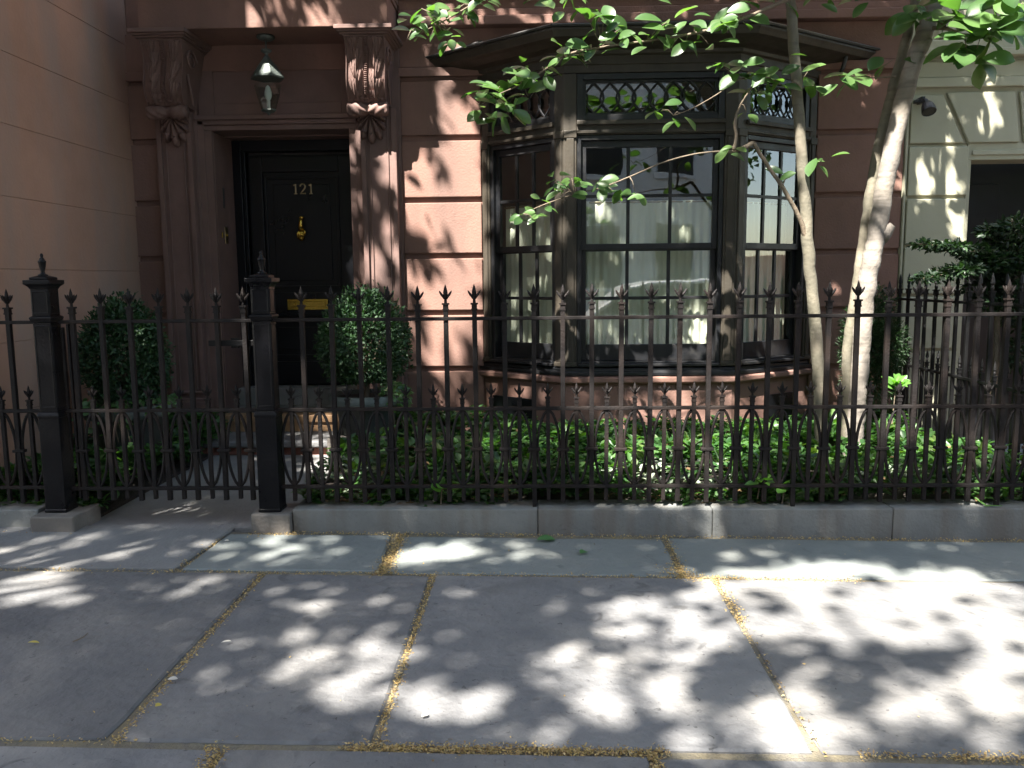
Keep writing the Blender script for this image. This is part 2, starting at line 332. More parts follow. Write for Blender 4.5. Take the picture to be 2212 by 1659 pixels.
def slab(mb, c, dz=0., gap=.016, wob=.006):
    """one flagstone: corner points c (four), slightly ragged edges, dished top"""
    cx_ = sum(p[0] for p in c)/4; cy_ = sum(p[1] for p in c)/4; out = []
    for i in range(4):
        a, b = c[i], c[(i+1) % 4]; n = max(2, int(math.dist(a, b)/.14))
        for k in range(n):
            t = k/n; x = a[0]+(b[0]-a[0])*t; y = a[1]+(b[1]-a[1])*t
            dx, dy = cx_-x, cy_-y; l = math.hypot(dx, dy)
            w = gap*.5+rs.uniform(0, wob)+(.004 if k == 0 else 0)
            sx = 1 if dx > 0 else -1; sy = 1 if dy > 0 else -1
            on_x = abs(a[0]-b[0]) > abs(a[1]-b[1])
            if k == 0: x += sx*w; y += sy*w
            elif on_x: y += sy*w
            else: x += sx*w
            out.append((x, y))
    n = len(out); tx, ty = rs.uniform(-.0022, .0022), rs.uniform(-.0022, .0022)
    z = lambda x, y, e: gz(x)+dz+(x-cx_)*tx+(y-cy_)*ty-e
    ins = [(x+(cx_-x)*.012/max(.05, math.hypot(cx_-x, cy_-y)), y+(cy_-y)*.012/max(.05, math.hypot(cx_-x, cy_-y))) for x, y in out]
    vs = [(x, y, z(x, y, .08)) for x, y in out]+[(x, y, z(x, y, .007)) for x, y in out]+[(x, y, z(x, y, 0)) for x, y in ins]
    fs = [(i, (i+1) % n, n+(i+1) % n, n+i) for i in range(n)]+[(n+i, n+(i+1) % n, 2*n+(i+1) % n, 2*n+i) for i in range(n)]+[tuple(range(2*n, 3*n))]
    mb.add(vs, fs)
main = MB(); YA, YB = -.755, -2.315
xs2 = [-6.2, -4.9, -3.2, -1.40, -.53, .885, 2.62, 4.1, 6.0]
tops = [0, 0, 0, .015, .0, .0, 0, 0, 0]
for i in range(len(xs2)-1):
    a, b = xs2[i], xs2[i+1]
    if (a, b) == (-4.9, -3.2): continue
    if (a, b) == (-3.2, -1.40): a = -4.9
    slab(main, [(a, YB), (b, YB), (b+(.02 if i == 5 else 0), YA), (a, YA)], rs.uniform(-.003, .003), .016 if i not in (2, 3) else .022)
xs3 = [-6, -3.9, -1.01, .355, 2.2, 4.4, 6.5]
for i in range(len(xs3)-1):
    slab(main, [(xs3[i], -5.13), (xs3[i+1], -5.13), (xs3[i+1], YB-.02), (xs3[i], YB-.02)], rs.uniform(-.002, .006), .02)
struct('pavement', main, BLUE)
grn = MB()
for a, b, k in ((-1.86, -.80, .03), (-.80, .74, .034), (.74, 3.9, .014), (3.9, 6, .012)):
    slab(grn, [(a, YA+.012), (b, YA+.012), (b-(.04 if b == -.80 else 0), -.115), (a+(.03 if a == -1.86 else 0), -.115)], rs.uniform(-.003, .003), k)
struct('pavement_edge', grn, BLUEG)
pth = MB()
slab(pth, [(-6, YA+.01), (-1.86, YA+.01), (-1.80, .02), (-6, -.10)], .006, .012)
pth.box(-2.755, -1.69, -.02, .17, -.08, .024); pth.box(-2.75, -1.5, .17, 2.12, -.08, .022)
struct('path', pth, CONC)

# low stone kerb under the fence, and the two pedestal stones
k = thing('garden_kerb', 'long low grey stone kerb under the iron fence right of the gate', 'kerb', (.8, 0, 0))
for a, b in ((-1.452, .0), (.003, 1.02), (1.023, 2.06), (2.063, 3.4)):
    MB().box(a, b, -.06, .16, -.12, .146).build('kerb_stone', KERB, k, bevel=.008)
k = thing('garden_kerb', 'short grey stone kerb under the fence left of the gate', 'kerb', (-3.3, 0, 0))
MB().box(-3.56, -2.987, -.06, .16, -.12, .146).build('kerb_stone', KERB, k, bevel=.008)
for x0, x1, lab in ((-2.984, -2.72, 'square stone pedestal block under the gate post nearest the left edge'), (-1.690, -1.455, 'square stone pedestal block under the gate post beside the long kerb')):
    o = MB().box(x0, x1, -.15 if x0 < -2 else -.10, .16, -.12, .128).build('pedestal_stone', PEDM, None, bevel=.01)
    tag(o, lab, 'pedestal', 'stone blocks under the gate posts')

# ------------------------------------------------------------------ brownstone house number 121
H = thing('brownstone_house', 'brown painted brownstone house with black door 121 and a wooden bay window', 'house', (-.5, 2.6, 0))
F = 2.6
wall = MB()
# backing with openings for door and bay
wall.box(-3.55, -3.25, F+.032, F+.35, -.2, 3.30).box(-1.55, -.44, F+.032, F+.35, -.2, 3.30).box(2.38, 3.16, F+.032, F+.35, -.2, 3.30)
wall.box(-.44, 2.38, F+.032, F+.35, -.2, .64).box(-3.55, 3.16, F+.05, F+.35, 3.30, 8.5)
js = [-.15, .691, 1.193, 1.695, 2.181, 2.709, 3.215]
for x0, x1 in ((-3.555, -3.31), (-1.165, -.475), (2.415, 3.155)):
    for a, b in zip(js[:-1], js[1:]):
        wall.box(x0, x1, F, F+.034, a+.024, b-.024)
wall.build('facade_wall', BROWN, H, bevel=.007)
for x0, x1 in ((-3.555, -3.31), (-1.175, -.3), (2.3, 3.158)): MB().box(x0, x1, F-.022, F+.034, 3.222, 3.295).build('belt_course', BROWN, H, bevel=.006)
up = MB()
up.box(-3.555, 3.158, F+.01, F+.05, 3.30, 3.62)
for z0, z1, d in ((3.62, 3.70, .075), (3.70, 3.76, .045), (3.76, 3.86, .02), (3.86, 3.92, .055), (3.92, 4.2, .03)):
    up.box(-1.16, 3.158, F-d, F+.05, z0+.001, z1-.001)
up.build('upper_moulding', BROWN, H, bevel=.008)
px_ = MB()
for a in (-.1, .95, 2.0): px_.box(a, a+.14, F-.06, F-.031, 3.925, 4.7)
px_.build('window_apron', BROWN, H, bevel=.006)
# door surround
sur = MB()
sur.box(-3.31, -2.95, F-.02, F+.36, -.2, 3.50).box(-1.53, -1.165, F-.02, F+.36, -.2, 3.50)
sur.build('pier', TRIM, H, bevel=.006)
def pilaster(x0, x1):
    b = MB(); b.box(x0, x1, 2.53, 2.58, .30, 2.95)
    w = x1-x0
    for a, e in ((0, .045), (w-.045, w)): b.box(x0+a, x0+e, 2.505, 2.53, .52, 2.95)
    for a, e in ((.07, .085), (w-.085, w-.07)): b.box(x0+a, x0+e, 2.518, 2.53, .52, 2.95)
    b.box(x0-.012, x1+.012, 2.49, 2.58, .30, .42); b.box(x0-.022, x1+.022, 2.48, 2.58, .10, .30); b.box(x0-.008, x1+.008, 2.497, 2.58, .42, .45); b.box(x0-.003, x1+.003, 2.50, 2.58, .49, .515)
    return b.build('pilaster', TRIM, H, bevel=.008)
pilaster(-3.285, -2.975); pilaster(-1.505, -1.195)
arc = MB()
for x0, x1 in ((-2.955, -2.835), (-1.625, -1.525)):
    arc.box(x0, x1, F+.005, F+.30, .1, 2.80)
    arc.box(x0+(.0 if x0 < -2 else .06), x1-(.06 if x0 < -2 else 0), F-.012, F+.005, .1, 2.90)
arc.box(-2.955, -1.525, F+.005, F+.30, 2.80, 2.845).box(-2.955, -1.525, F-.012, F+.30, 2.846, 2.885).box(-2.97, -1.51, F-.035, F+.30, 2.886, 2.925)
arc.build('architrave', TRIM, H, bevel=.006)
fr = MB(); fr.box(-2.95, -1.53, F+.03, F+.30, 2.926, 3.52)
for x0, x1, z0, z1 in ((-2.94, -2.80, 2.926, 3.52), (-1.68, -1.54, 2.926, 3.52), (-2.80, -1.68, 2.926, 3.03), (-2.80, -1.68, 3.42, 3.52)): fr.box(x0, x1, F+.012, F+.03, z0+.001, z1)
fr.build('frieze_panel', TRIM, H, bevel=.006)
rv = MB(); rv.box(-3.0, -2.832, F+.30, F+.62, .1, 2.82).box(-1.628, -1.5, F+.30, F+.62, .1, 2.82).box(-3.0, -1.5, F+.30, F+.62, 2.79, 2.95)
rv.box(-2.833, -2.825, F+.02, F+.30, .5, 2.79)
rv.build('door_reveal', TRIM, H, bevel=.004)
ent = MB(); ent.box(-3.20, -1.178, 2.12, F+.3, 3.512, 3.76)
for z0, z1, d in ((3.76, 3.80, .012), (3.80, 3.90, .02)): ent.box(-3.20-d, -1.178+d, 2.12-d, F+.3, z0+.001, z1)
ent.build('entablature', BROWN, H, bevel=.006)
for x0, x1 in ((-3.205, -2.85), (-1.54, -1.19)):
    b = MB()
    for z0, z1, d in ((3.43, 3.446, .0), (3.446, 3.462, .022), (3.462, 3.478, .042), (3.478, 3.51, .060)): b.box(x0-d, x1+d*.9, 2.115-d, F+.02, z0, z1)
    b.build('capital', TRIM, H, bevel=.004)
def corbel(x0, x1, xb0, xb1):
    """scrolled bracket with raised acanthus leaves"""
    nu, nv = 65, 170; prof = []
    for i in range(nv):
        t = i/(nv-1); z = 3.432-.47*t
        prof.append((2.125+.235*(t**1.25)+.035*math.sin(t*math.pi*1.9), z))
    vs = []; fs = []
    for i, (y, z) in enumerate(prof):
        t = i/(nv-1)
        for j in range(nu):
            u = -1+2*j/(nu-1); xl = x0+(xb0-x0)*t; xr = x1+(xb1-x1)*t; x = (xl+xr)/2+u*(xr-xl)/2
            au = abs(u); d = 0.
            for ph0, cen, sg, reach in ((0., .52, 1, .36), (.45, .50, -1, .30)):      # outer and inner barbs of the leaf
                q = t*3.1+ph0; fr_ = q % 1.0; off_ = (au-cen)*sg
                edge = reach*(1-fr_**1.3)*(1 if t < .9 else .4)+.03
                if -.06 < off_ < edge:
                    h = .055*(1-.5*max(0, off_)/edge)*(.55+.45*fr_)
                    h -= .008*max(0, math.sin(off_*42+fr_*5.))
                    d = max(d, h)
            if abs(au-.51) < .035: d = .030
            if au < .085: d = .012+.007*math.sin(t*190)
            elif au < .15: d = -.008
            if au > .94: d = .016
            if t > .95: d *= (1-t)/.05
            if t < .02: d *= t/.02
            vs.append((x, y-d, z))
    for i in range(nv-1):
        for j in range(nu-1): a = i*nu+j; fs.append((a, a+1, a+nu+1, a+nu))
    n0 = len(vs)
    for i, (y, z) in enumerate(prof):
        t = i/(nv-1); xl = x0+(xb0-x0)*t; xr = x1+(xb1-x1)*t
        vs += [(xl, F-.01, z), (xr, F-.01, z)]
    for i in range(nv-1):
        fs += [(i*nu, n0+2*i, n0+2*i+2, (i+1)*nu), (i*nu+nu-1, (i+1)*nu+nu-1, n0+2*i+3, n0+2*i+1)]
    b = MB(); b.add(vs, fs); o = b.build('corbel', TRIM, H, smooth=False)
    cxm = (xb0+xb1)/2; w = (xb1-xb0)/2
    # side volutes
    for sx, xx in ((-1, x0), (1, x1)):
        sv = MB()
        pts = [(xx+sx*.004, 2.30+.11*(1-q/40)*math.cos(q*.33), 3.31+.085*(1-q/40)*math.sin(q*.33)) for q in range(34)]
        sv.tube(pts, [.012*(1-q/50) for q in range(34)], 5)
        pts = [(xb0+(x0-xb0)*.6-.002 if sx < 0 else xb1+(x1-xb1)*.6+.002, 2.30+.012*q, 3.20-.030*q) for q in range(9)]
        sv.tube(pts, .011, 5)
        sv.build('volute', TRIM, o, smooth=True)
    # scroll roll, pinched in the middle, with husk lines
    rl = MB(); vs = []; fs = []; nu, nv = 41, 28
    for j in range(nu):
        u = -1+2*j/(nu-1); r = .058*(.62+.38*min(1, abs(u)*2.6))*(1-.25*max(0, abs(u)-.9)*10*.5)
        for i in range(nv):
            a = 2*math.pi*i/nv; rr = r+.005*math.sin(a*5+abs(u)*14)
            vs.append((cxm+u*(w+.012), 2.365+rr*math.cos(a), 2.915+rr*math.sin(a)))
    fs = [(j*nv+i, j*nv+(i+1) % nv, (j+1)*nv+(i+1) % nv, (j+1)*nv+i) for j in range(nu-1) for i in range(nv)]
    fs += [tuple(range(nv)), tuple((nu-1)*nv+i for i in range(nv))]
    rl.add(vs, fs); rl.build('scroll', TRIM, o, smooth=True)
    # curled leaf tips above the roll
    cr = MB()
    for q in range(7):
        u = (q-3)/3; cr.ball((cxm+u*w*.82, 2.325+.02*abs(u), 2.985+.02*(1-abs(u))), .024, 8, 6, (1.1, 1.3, .8))
    cr.build('leaf_curl', TRIM, o, smooth=True)
    # hanging palmette
    pl = MB(); na, nr = 85, 16; vs = []; fs = []
    for ia in range(na):
        a = rad(-88+176*ia/(na-1)); lob = abs(math.cos(a*180/math.pi/176*math.pi*3.5*2/2)); lob = abs(math.cos(math.pi*3.5*(ia/(na-1)-.5)*2))
        Rr = (.115+.120*math.cos(a)**2)*(.62+.38*lob**.6); rg = .5+.5*lob
        for ir in range(nr):
            r = ir/(nr-1); x = cxm+math.sin(a)*Rr*r*(.98 if abs(a) < 1 else 1.05); z = 2.885-math.cos(a)*Rr*r
            y = 2.505-.075*math.sin(math.pi*min(1, .25+.72*r))*rg**.7-(.022*lob if .72 < r < .97 else 0)+(.02 if ir == nr-1 else 0)
            vs.append((x, y, z))
    for ia in range(na-1):
        for ir in range(nr-1): k = ia*nr+ir; fs.append((k, k+1, k+nr+1, k+nr))
    pl.add(vs, fs)
    pl.build('palmette', TRIM, o)
corbel(-3.195, -2.855, -3.262, -2.95); corbel(-1.53, -1.205, -1.562, -1.245)
# door steps
st = MB(); st.box(-2.95, -1.42, 2.02, 2.55, .09, .150)
st.build('stone_step', BLUE, H, bevel=.02, seg=3)
MB().box(-2.93, -1.44, 2.07, 2.55, -.05, .089).build('step_riser', BRICK, H, bevel=.004)
MB().box(-2.83, -1.63, 2.46, 2.9, .151, .235).box(-2.83, -1.63, 2.44, 2.9, .236, .300).build('brick_step', OAK, H, bevel=.006)
MB().box(-2.83, -1.63, 2.60, 3.25, .30, .32).box(-2.83, -1.63, 2.92, 3.25, .32, .485).build('door_sill', BLUE, H, bevel=.006)
# door
DY = 3.10
dr = MB(); dr.box(-2.70, -1.70, DY+.012, DY+.06, .49, 2.66)
for x0, x1, z0, z1 in ((-2.68, -2.56, .50, 2.64), (-1.84, -1.71, .50, 2.64), (-2.56, -1.84, 2.50, 2.64), (-2.56, -1.84, .50, .72), (-2.56, -1.84, 1.16, 1.38)): dr.box(x0, x1, DY-.02, DY+.012, z0, z1)
door = dr.build('door', DARKDOOR, H, bevel=.005)
pn = MB()
for z0, z1 in ((1.42, 2.46), (.76, 1.12)):
    for x0, x1, a, b in ((-2.555, -2.53, z0, z1), (-1.87, -1.845, z0, z1), (-2.53, -1.87, z1-.025, z1), (-2.53, -1.87, z0, z0+.025)): pn.box(x0, x1, DY-.004, DY+.014, a, b)
    pn.box(-2.47, -1.93, DY-.004, DY+.013, z0+.07, z1-.07)
pn.build('door_panel', DARKDOOR, door, bevel=.006)
df = MB()
df.box(-2.832, -2.75, DY-.03, DY+.10, .49, 2.79).box(-1.69, -1.628, DY-.03, DY+.10, .49, 2.79).box(-2.75, -1.69, DY-.03, DY+.10, 2.69, 2.79)
df.box(-2.75, -2.715, DY-.012, DY+.10, .49, 2.69).box(-1.708, -1.69, DY-.012, DY+.10, .49, 2.69)
df.build('door_frame', DARKDOOR, H, bevel=.006)
num = MB()
def digit(x, pts, r=.0075): num.tube([(x+a, DY-.006, 2.345+b) for a, b in pts], r, 6, .5)
digit(-2.255, [(-.016, .030), (-.002, .040), (.003, .045), (.003, -.045)]); digit(-2.255, [(-.014, -.045), (.018, -.045)], .005)
digit(-2.183, [(-.026, .022), (-.020, .038), (-.004, .046), (.014, .040), (.022, .024), (.018, .006), (.0, -.016), (-.026, -.043), (.026, -.043)])
digit(-2.110, [(-.016, .030), (-.002, .040), (.003, .045), (.003, -.045)]); digit(-2.110, [(-.014, -.045), (.018, -.045)], .005)
num.build('house_number', DULLBRASS, door)
kn = MB(); kx, kz = -2.20, 1.99
kn.lathe([(.004, .0), (.022, .004), (.026, .014), (.018, .024), (.004, .028)], (kx, DY-.03, kz+.075), 14)
kn.tube([(kx, DY-.025, kz+.085), (kx, DY-.055, kz+.06), (kx-.002, DY-.06, kz+.02), (kx-.006, DY-.05, kz-.03)], [.015, .019, .022, .026], 10)
for q in range(4):
    fx = kx-.034+.017*q
    kn.tube([(kx-.008+.006*(q-1.5), DY-.05, kz-.03), (fx, DY-.062, kz-.062), (fx-.001, DY-.058, kz-.092-.004*(q % 2)), (fx, DY-.04, kz-.108)], [.011, .0095, .009, .007], 7)
kn.tube([(kx+.018, DY-.05, kz-.02), (kx+.034, DY-.055, kz-.05), (kx+.030, DY-.048, kz-.082)], [.010, .009, .007], 7)
kn.ball((kx-.006, DY-.03, kz-.10), .030, 12, 8)
kn.build('door_knocker', BRASS, door, smooth=True)
ms = MB(); ms.box(-2.37, -1.98, DY-.03, DY-.018, 1.215, 1.315)
ms.box(-2.345, -2.005, DY-.040, DY-.03, 1.245, 1.300); ms.box(-2.345, -2.005, DY-.046, DY-.04, 1.292, 1.300)
ms.build('mail_slot', BRASS, door, bevel=.004)
kb = MB(); kb.lathe([(.03, 0), (.03, .008), (.012, .012), (.012, .035), (.028, .045), (.032, .06), (.022, .072), (.002, .075)], (0, 0, 0), 16)
kb.v = [(-2.62+p[0], DY-.02-p[2], 1.45+p[1]) for p in kb.v]; kb.build('door_knob', DULLBRASS, door, smooth=True)
bl = MB(); bl.box(-2.826, -2.819, F+.17, F+.245, 1.83, 1.98).build('bell_plate', DULLBRASS, H, bevel=.003)
b = MB(); b.box(-2.826, -2.818, F+.10, F+.125, 1.88, 1.93).box(-2.826, -2.81, F+.20, F+.215, 1.90, 1.915).build('bell_push', BRASS, H, bevel=.002)
MB().box(-2.826, -2.820, F+.17, F+.21, 2.15, 2.33).build('mezuzah_case', BLACKP, H, bevel=.003)

# ------------------------------------------------------------------ bay window (parts of the house)
Bx = [(-.47, F), (.23, 2.05), (1.61, 2.05), (2.41, F)]
def face(i):
    a, b = Bx[i], Bx[i+1]; w = math.dist(a, b); u = ((b[0]-a[0])/w, (b[1]-a[1])/w); n = (u[1], -u[0])
    return w, Matrix(((u[0], n[0], 0, a[0]), (u[1], n[1], 0, a[1]), (0, 0, 1, 0), (0, 0, 0, 1)))
def off(d):
    """plan of the bay pushed outward by d"""
    t1 = math.atan2(.55, .70)/2; t2 = math.atan2(.55, .80)/2
    s1 = d/math.sin(math.atan2(.55, .70)); s2 = d/math.sin(math.atan2(.55, .80))
    return [(-.47-s1, F+.03), (.23-d*math.tan(t1), 2.05-d), (1.61+d*math.tan(t2), 2.05-d), (2.41+s2, F+.03)]
def ring(mb, prof):
    """sweep a closed (out, z) profile round the three faces of the bay"""
    n = len(prof); vs = []; fs = []
    for d, z in prof: vs += [(p[0], p[1], z) for p in off(d)]
    for i in range(n):
        j = (i+1) % n
        for k in range(3): fs.append((i*4+k, i*4+k+1, j*4+k+1, j*4+k))
    fs += [tuple(i*4 for i in range(n)), tuple(i*4+3 for i in range(n-1, -1, -1))]
    mb.add(vs, fs); return mb
b = MB(); ring(b, [(-.14, -.1), (0, -.1), (0, .615), (-.14, .615)])
ring(b, [(-.14, .616), (.02, .616), (.05, .632), (.05, .672), (.0, .684), (-.14, .684)])
b.build('bay_base', BROWN, H, bevel=.008)
b = MB(); ring(b, [(-.13, .686), (.028, .686), (.028, .715), (.012, .724), (.012, .745), (-.01, .76), (-.13, .76)])
b.build('bay_sill', SASH, H, bevel=.004)
for i, (wl, wr) in enumerate(((.085, .10), (.10, .10), (.10, .085))):
    w, M = face(i)
    for a0, a1, x0 in ((-.002 if i else 0, wl, 0), (w-wr, w+.002 if i < 2 else w, 1)):
        p = MB(M); p.box(a0, a1, -.12, .0, .761, 3.10)
        p.box(a0+.02, a1-.02, 0, .012, .80, 2.60); p.box(a0+.0, a1-.0, 0, .018, .761, .80); p.box(a0, a1, 0, .016, 2.60, 2.66)
        p.build('bay_post', WOOD, H, bevel=.006)
rl = MB()
for i in range(3):
    w, M = face(i); wl, wr = ((.085, .10), (.10, .10), (.10, .085))[i]
    q = MB(M); q.box(wl, w-wr, -.12, -.004, 2.625, 2.715); q.box(wl, w-wr, -.004, .03, 2.70, 2.735); q.box(wl, w-wr, -.004, .014, 2.635, 2.66)
    q.M = None; rl.add(q.v, q.f)
rl.build('bay_rail', WOOD, H, bevel=.005)
cn = MB(); ring(cn, [(-.12, 3.102), (0.003, 3.102), (.003, 3.16), (.018, 3.163), (.018, 3.225), (.045, 3.235), (.05, 3.262), (.13, 3.275), (.20, 3.30), (.255, 3.31), (.27, 3.335), (.285, 3.355), (.285, 3.372), (-.12, 3.372)])
cn.build('bay_cornice', WOOD, H, bevel=.004)
rf = MB(); o1 = off(.30); vs = [(p[0], p[1], 3.374) for p in o1]+[(p[0], p[1], 3.386) for p in o1]+[(-.45, F+.005, 3.50), (.30, F+.005, 3.50), (1.55, F+.005, 3.50), (2.40, F+.005, 3.50)]
rf.add(vs, [(0, 1, 2, 3), (0, 1, 5, 4), (1, 2, 6, 5), (2, 3, 7, 6), (4, 5, 9, 8), (5, 6, 10, 9), (6, 7, 11, 10)])
for k in range(4): rf.tube([(o1[k][0]*.995, o1[k][1]+.01, 3.39), ((-.45, .30, 1.55, 2.40)[k], F, 3.505)], .010, 6)
for k in range(3): rf.tube([(*o1[k], 3.386), (*o1[k+1], 3.386)], .009, 6)
rf.build('bay_roof', ROOFM, H)
sp = MB(); sp.tube([(2.60, 2.50, 3.37), (2.60, 2.51, 3.30), (2.585, 2.52, 3.22), (2.57, 2.57, 3.17)], .018, 8); sp.build('downspout', BLACKP, H, smooth=True)
# basement vent in the left face of the base
w, M = face(0); v_ = MB(M); v_.box(.10, .55, -.02, .004, .20, .46).build('basement_vent', DARKDOOR, H)
w, M = face(2); v_ = MB(M); v_.box(.42, .80, -.02, .004, .22, .48).build('basement_vent', DARKDOOR, H)
WINS = []
for i, (wl, wr) in enumerate(((.085, .10), (.10, .10), (.10, .085))):
    w, M = face(i); a0, a1 = wl+.002, w-wr-.002; nc = 3
    c = MB(M)
    for x0, x1, z0, z1 in ((a0, a0+.035, .762, 2.623), (a1-.035, a1, .762, 2.623), (a0+.035, a1-.035, 2.585, 2.623)): c.box(x0, x1, -.115, -.012, z0, z1)
    c.box(a0+.035, a1-.035, -.115, -.010, .762, .80); c.box(a0+.01, a1-.01, -.010, .03, .762, .785)
    win = c.build('sash_window', SASH, H, bevel=.004)
    s0, s1 = a0+.036, a1-.036
    for z0, z1, d, rows, zr in ((.802, 1.745, -.085, 2, (.135, .04)), (1.715, 2.584, -.045, 2, (.05, .055))):
        q = MB(M); st_ = .042
        q.box(s0, s0+st_, d-.035, d, z0, z1).box(s1-st_, s1, d-.035, d, z0, z1).box(s0+st_, s1-st_, d-.035, d, z0, z0+zr[0]).box(s0+st_, s1-st_, d-.035, d, z1-zr[1], z1)
        gx0, gx1, g0, g1 = s0+st_, s1-st_, z0+zr[0], z1-zr[1]
        for k in range(1, nc): x = gx0+(gx1-gx0)*k/nc; q.box(x-.014, x+.014, d-.028, d-.006, g0, g1)
        for k in range(1, rows): z = g0+(g1-g0)*k/rows; q.box(gx0, gx1, d-.027, d-.007, z-.013, z+.013)
        q.build('sash', SASH, win, bevel=.003)
        g = MB(M); g.add([(gx0, d-.018, g0), (gx1, d-.018, g0), (gx1, d-.018, g1), (gx0, d-.018, g1)], [(0, 1, 2, 3)]); g.build('window_pane', GLASS, win)
    # transom light with interlaced tracery
    c = MB(M); t0, t1 = 2.737, 3.10
    for x0, x1, z0, z1 in ((a0, a0+.05, t0, t1), (a1-.05, a1, t0, t1), (a0+.05, a1-.05, t0, t0+.045), (a0+.05, a1-.05, t1-.045, t1)): c.box(x0, x1, -.10, -.012, z0, z1)
    for x0, x1, z0, z1 in ((a0+.05, a0+.075, t0+.045, t1-.045), (a1-.075, a1-.05, t0+.045, t1-.045), (a0+.075, a1-.075, t0+.045, t0+.065), (a0+.075, a1-.075, t1-.065, t1-.045)): c.box(x0, x1, -.09, -.04, z0, z1)
    tw = c.build('transom_window', SASH, H, bevel=.003)
    x0, x1, z0, z1 = a0+.075, a1-.075, t0+.065, t1-.065; n = 8 if i == 1 else 5; pw = (x1-x0)/n
    tr = MB(M)
    for k in range(-1, n+1):
        for sg in (-1, 1):
            pts = []
            for q in range(15):
                t = q/14; x = x0+(k+.5)*pw+sg*pw*.60*math.sin(math.pi*t)
                if x0-.002 <= x <= x1+.002: pts.append((x, -.05, z0+(z1-z0)*t))
                else:
                    if len(pts) > 2: tr.tube(pts, .0085, 5)
                    pts = []
            if len(pts) > 2: tr.tube(pts, .0085, 5)
    tr.build('tracery', SASH, tw)
    g = MB(M); g.add([(x0, -.07, z0), (x1, -.07, z0), (x1, -.07, z1), (x0, -.07, z1)], [(0, 1, 2, 3)]); g.build('window_pane', GLASS, tw)
    # gathered linen half curtain hung behind the sashes
    ct = thing('cafe_curtain', ('cream linen half curtain behind the left angled bay window', 'wide cream linen half curtain behind the front bay window', 'cream linen half curtain behind the right angled bay window')[i], 'curtain', tuple(M @ Vector((w/2, -.2, .85))), group='linen half curtains in the bay')
    q = MB(M); N = int((a1-a0)/.006); rc = random.Random(i); ph = [rc.uniform(0, 6) for _ in range(4)]
    top = 2.12; vs = []
    for k in range(N+1):
        x = a0+.02+(a1-a0-.04)*k/N
        for zi in range(9):
            z = .84+(top-.84)*zi/8; am = .012*(.6+.4*(1-zi/8))
            y = -.20+am*math.sin(x*95+ph[0]+.5*math.sin(x*9+ph[1]))+.006*math.sin(x*37+ph[2]+z*1.5)
            vs.append((x, y, z))
    q.add(vs, [(k*9+j, (k+1)*9+j, (k+1)*9+j+1, k*9+j+1) for k in range(N) for j in range(8)])
    q.build('cloth', CURT, ct, smooth=True)
    q = MB(M); q.tube([(a0, -.20, top-.01), (a1, -.20, top-.01)], .008, 8); q.build('rod', DULLBRASS, ct)
rm = MB(); x0, x1, y0, y1, z0, z1 = -.6, 2.6, 2.96, 6.0, .3, 3.6
rm.box(x0-.1, x0, y0, y1, z0, z1).box(x1, x1+.1, y0, y1, z0, z1).box(x0, x1, y1, y1+.1, z0, z1).box(x0, x1, F+.04, y1, z0-.1, z0).box(x0, x1, F+.351, y1, z1, z1+.1)
rm.build('room_shell', DARKIN, H)
b = MB(); b.add([(p[0], p[1], 3.098) for p in off(-.125)], [(0, 1, 2, 3)]); b.add([(p[0], p[1], .70) for p in off(-.125)], [(3, 2, 1, 0)]); b.build('bay_ceiling', DARKIN, H)
MB().box(-3.05, -1.45, 3.26, 3.40, .0, 3.0).build('door_backing', DARKIN, H)  # unseen box added behind the door to stop sky showing through the gap
MB().box(-.6, 2.6, F+.352, F+.36, 3.1, 3.6).build('room_bulkhead', DARKIN, H)

# lantern under the door canopy
L_ = thing('hanging_lantern', 'green verdigris carriage lantern hanging above the black front door', 'lantern', (-2.235, 2.34, 2.9))
lx, ly = -2.235, 2.34
MB().lathe([(.07, 3.511), (.075, 3.49), (.05, 3.475), (.012, 3.47)], (lx, ly, 0), 20).tube([(lx, ly, 3.48), (lx, ly, 3.39)], .007, 6).build('ceiling_plate', VERD, L_, smooth=True)
MB().lathe([(.012, 3.405), (.045, 3.40), (.047, 3.385), (.016, 3.37), (.014, 3.355), (.022, 3.345), (.03, 3.33), (.055, 3.30), (.085, 3.265), (.09, 3.255)], (lx, ly, 0), 6).lathe([(.085, 3.262), (.135, 3.188), (.142, 3.180), (.142, 3.166), (.125, 3.160)], (lx, ly, 0), 6).build('cap', VERD, L_, bevel=.003)
fr = MB()
hexr = lambda z: .126-.062*((3.155-z)/.245)**1.25
for q in range(6):
    a = 2*math.pi*q/6; fr.tube([(lx+hexr(z)*math.cos(a), ly+hexr(z)*math.sin(a), z) for z in np.linspace(3.16, 2.915, 7)], .0085, 5)
fr.lathe([(.062, 2.918), (.064, 2.908), (.045, 2.898), (.018, 2.89), (.014, 2.878), (.003, 2.872)], (lx, ly, 0), 6)
fr.build('frame', VERD, L_)
MB().lathe([(hexr(z)-.004, z) for z in np.linspace(3.158, 2.92, 7)], (lx, ly, 0), 6).build('glass', LGLASS, L_)
MB().lathe([(.015, 2.92), (.015, 3.0), (.022, 3.005), (.03, 3.03), (.03, 3.06), (.018, 3.10), (.003, 3.115)], (lx, ly, 0), 12).build('bulb', WHITEP, L_, smooth=True)

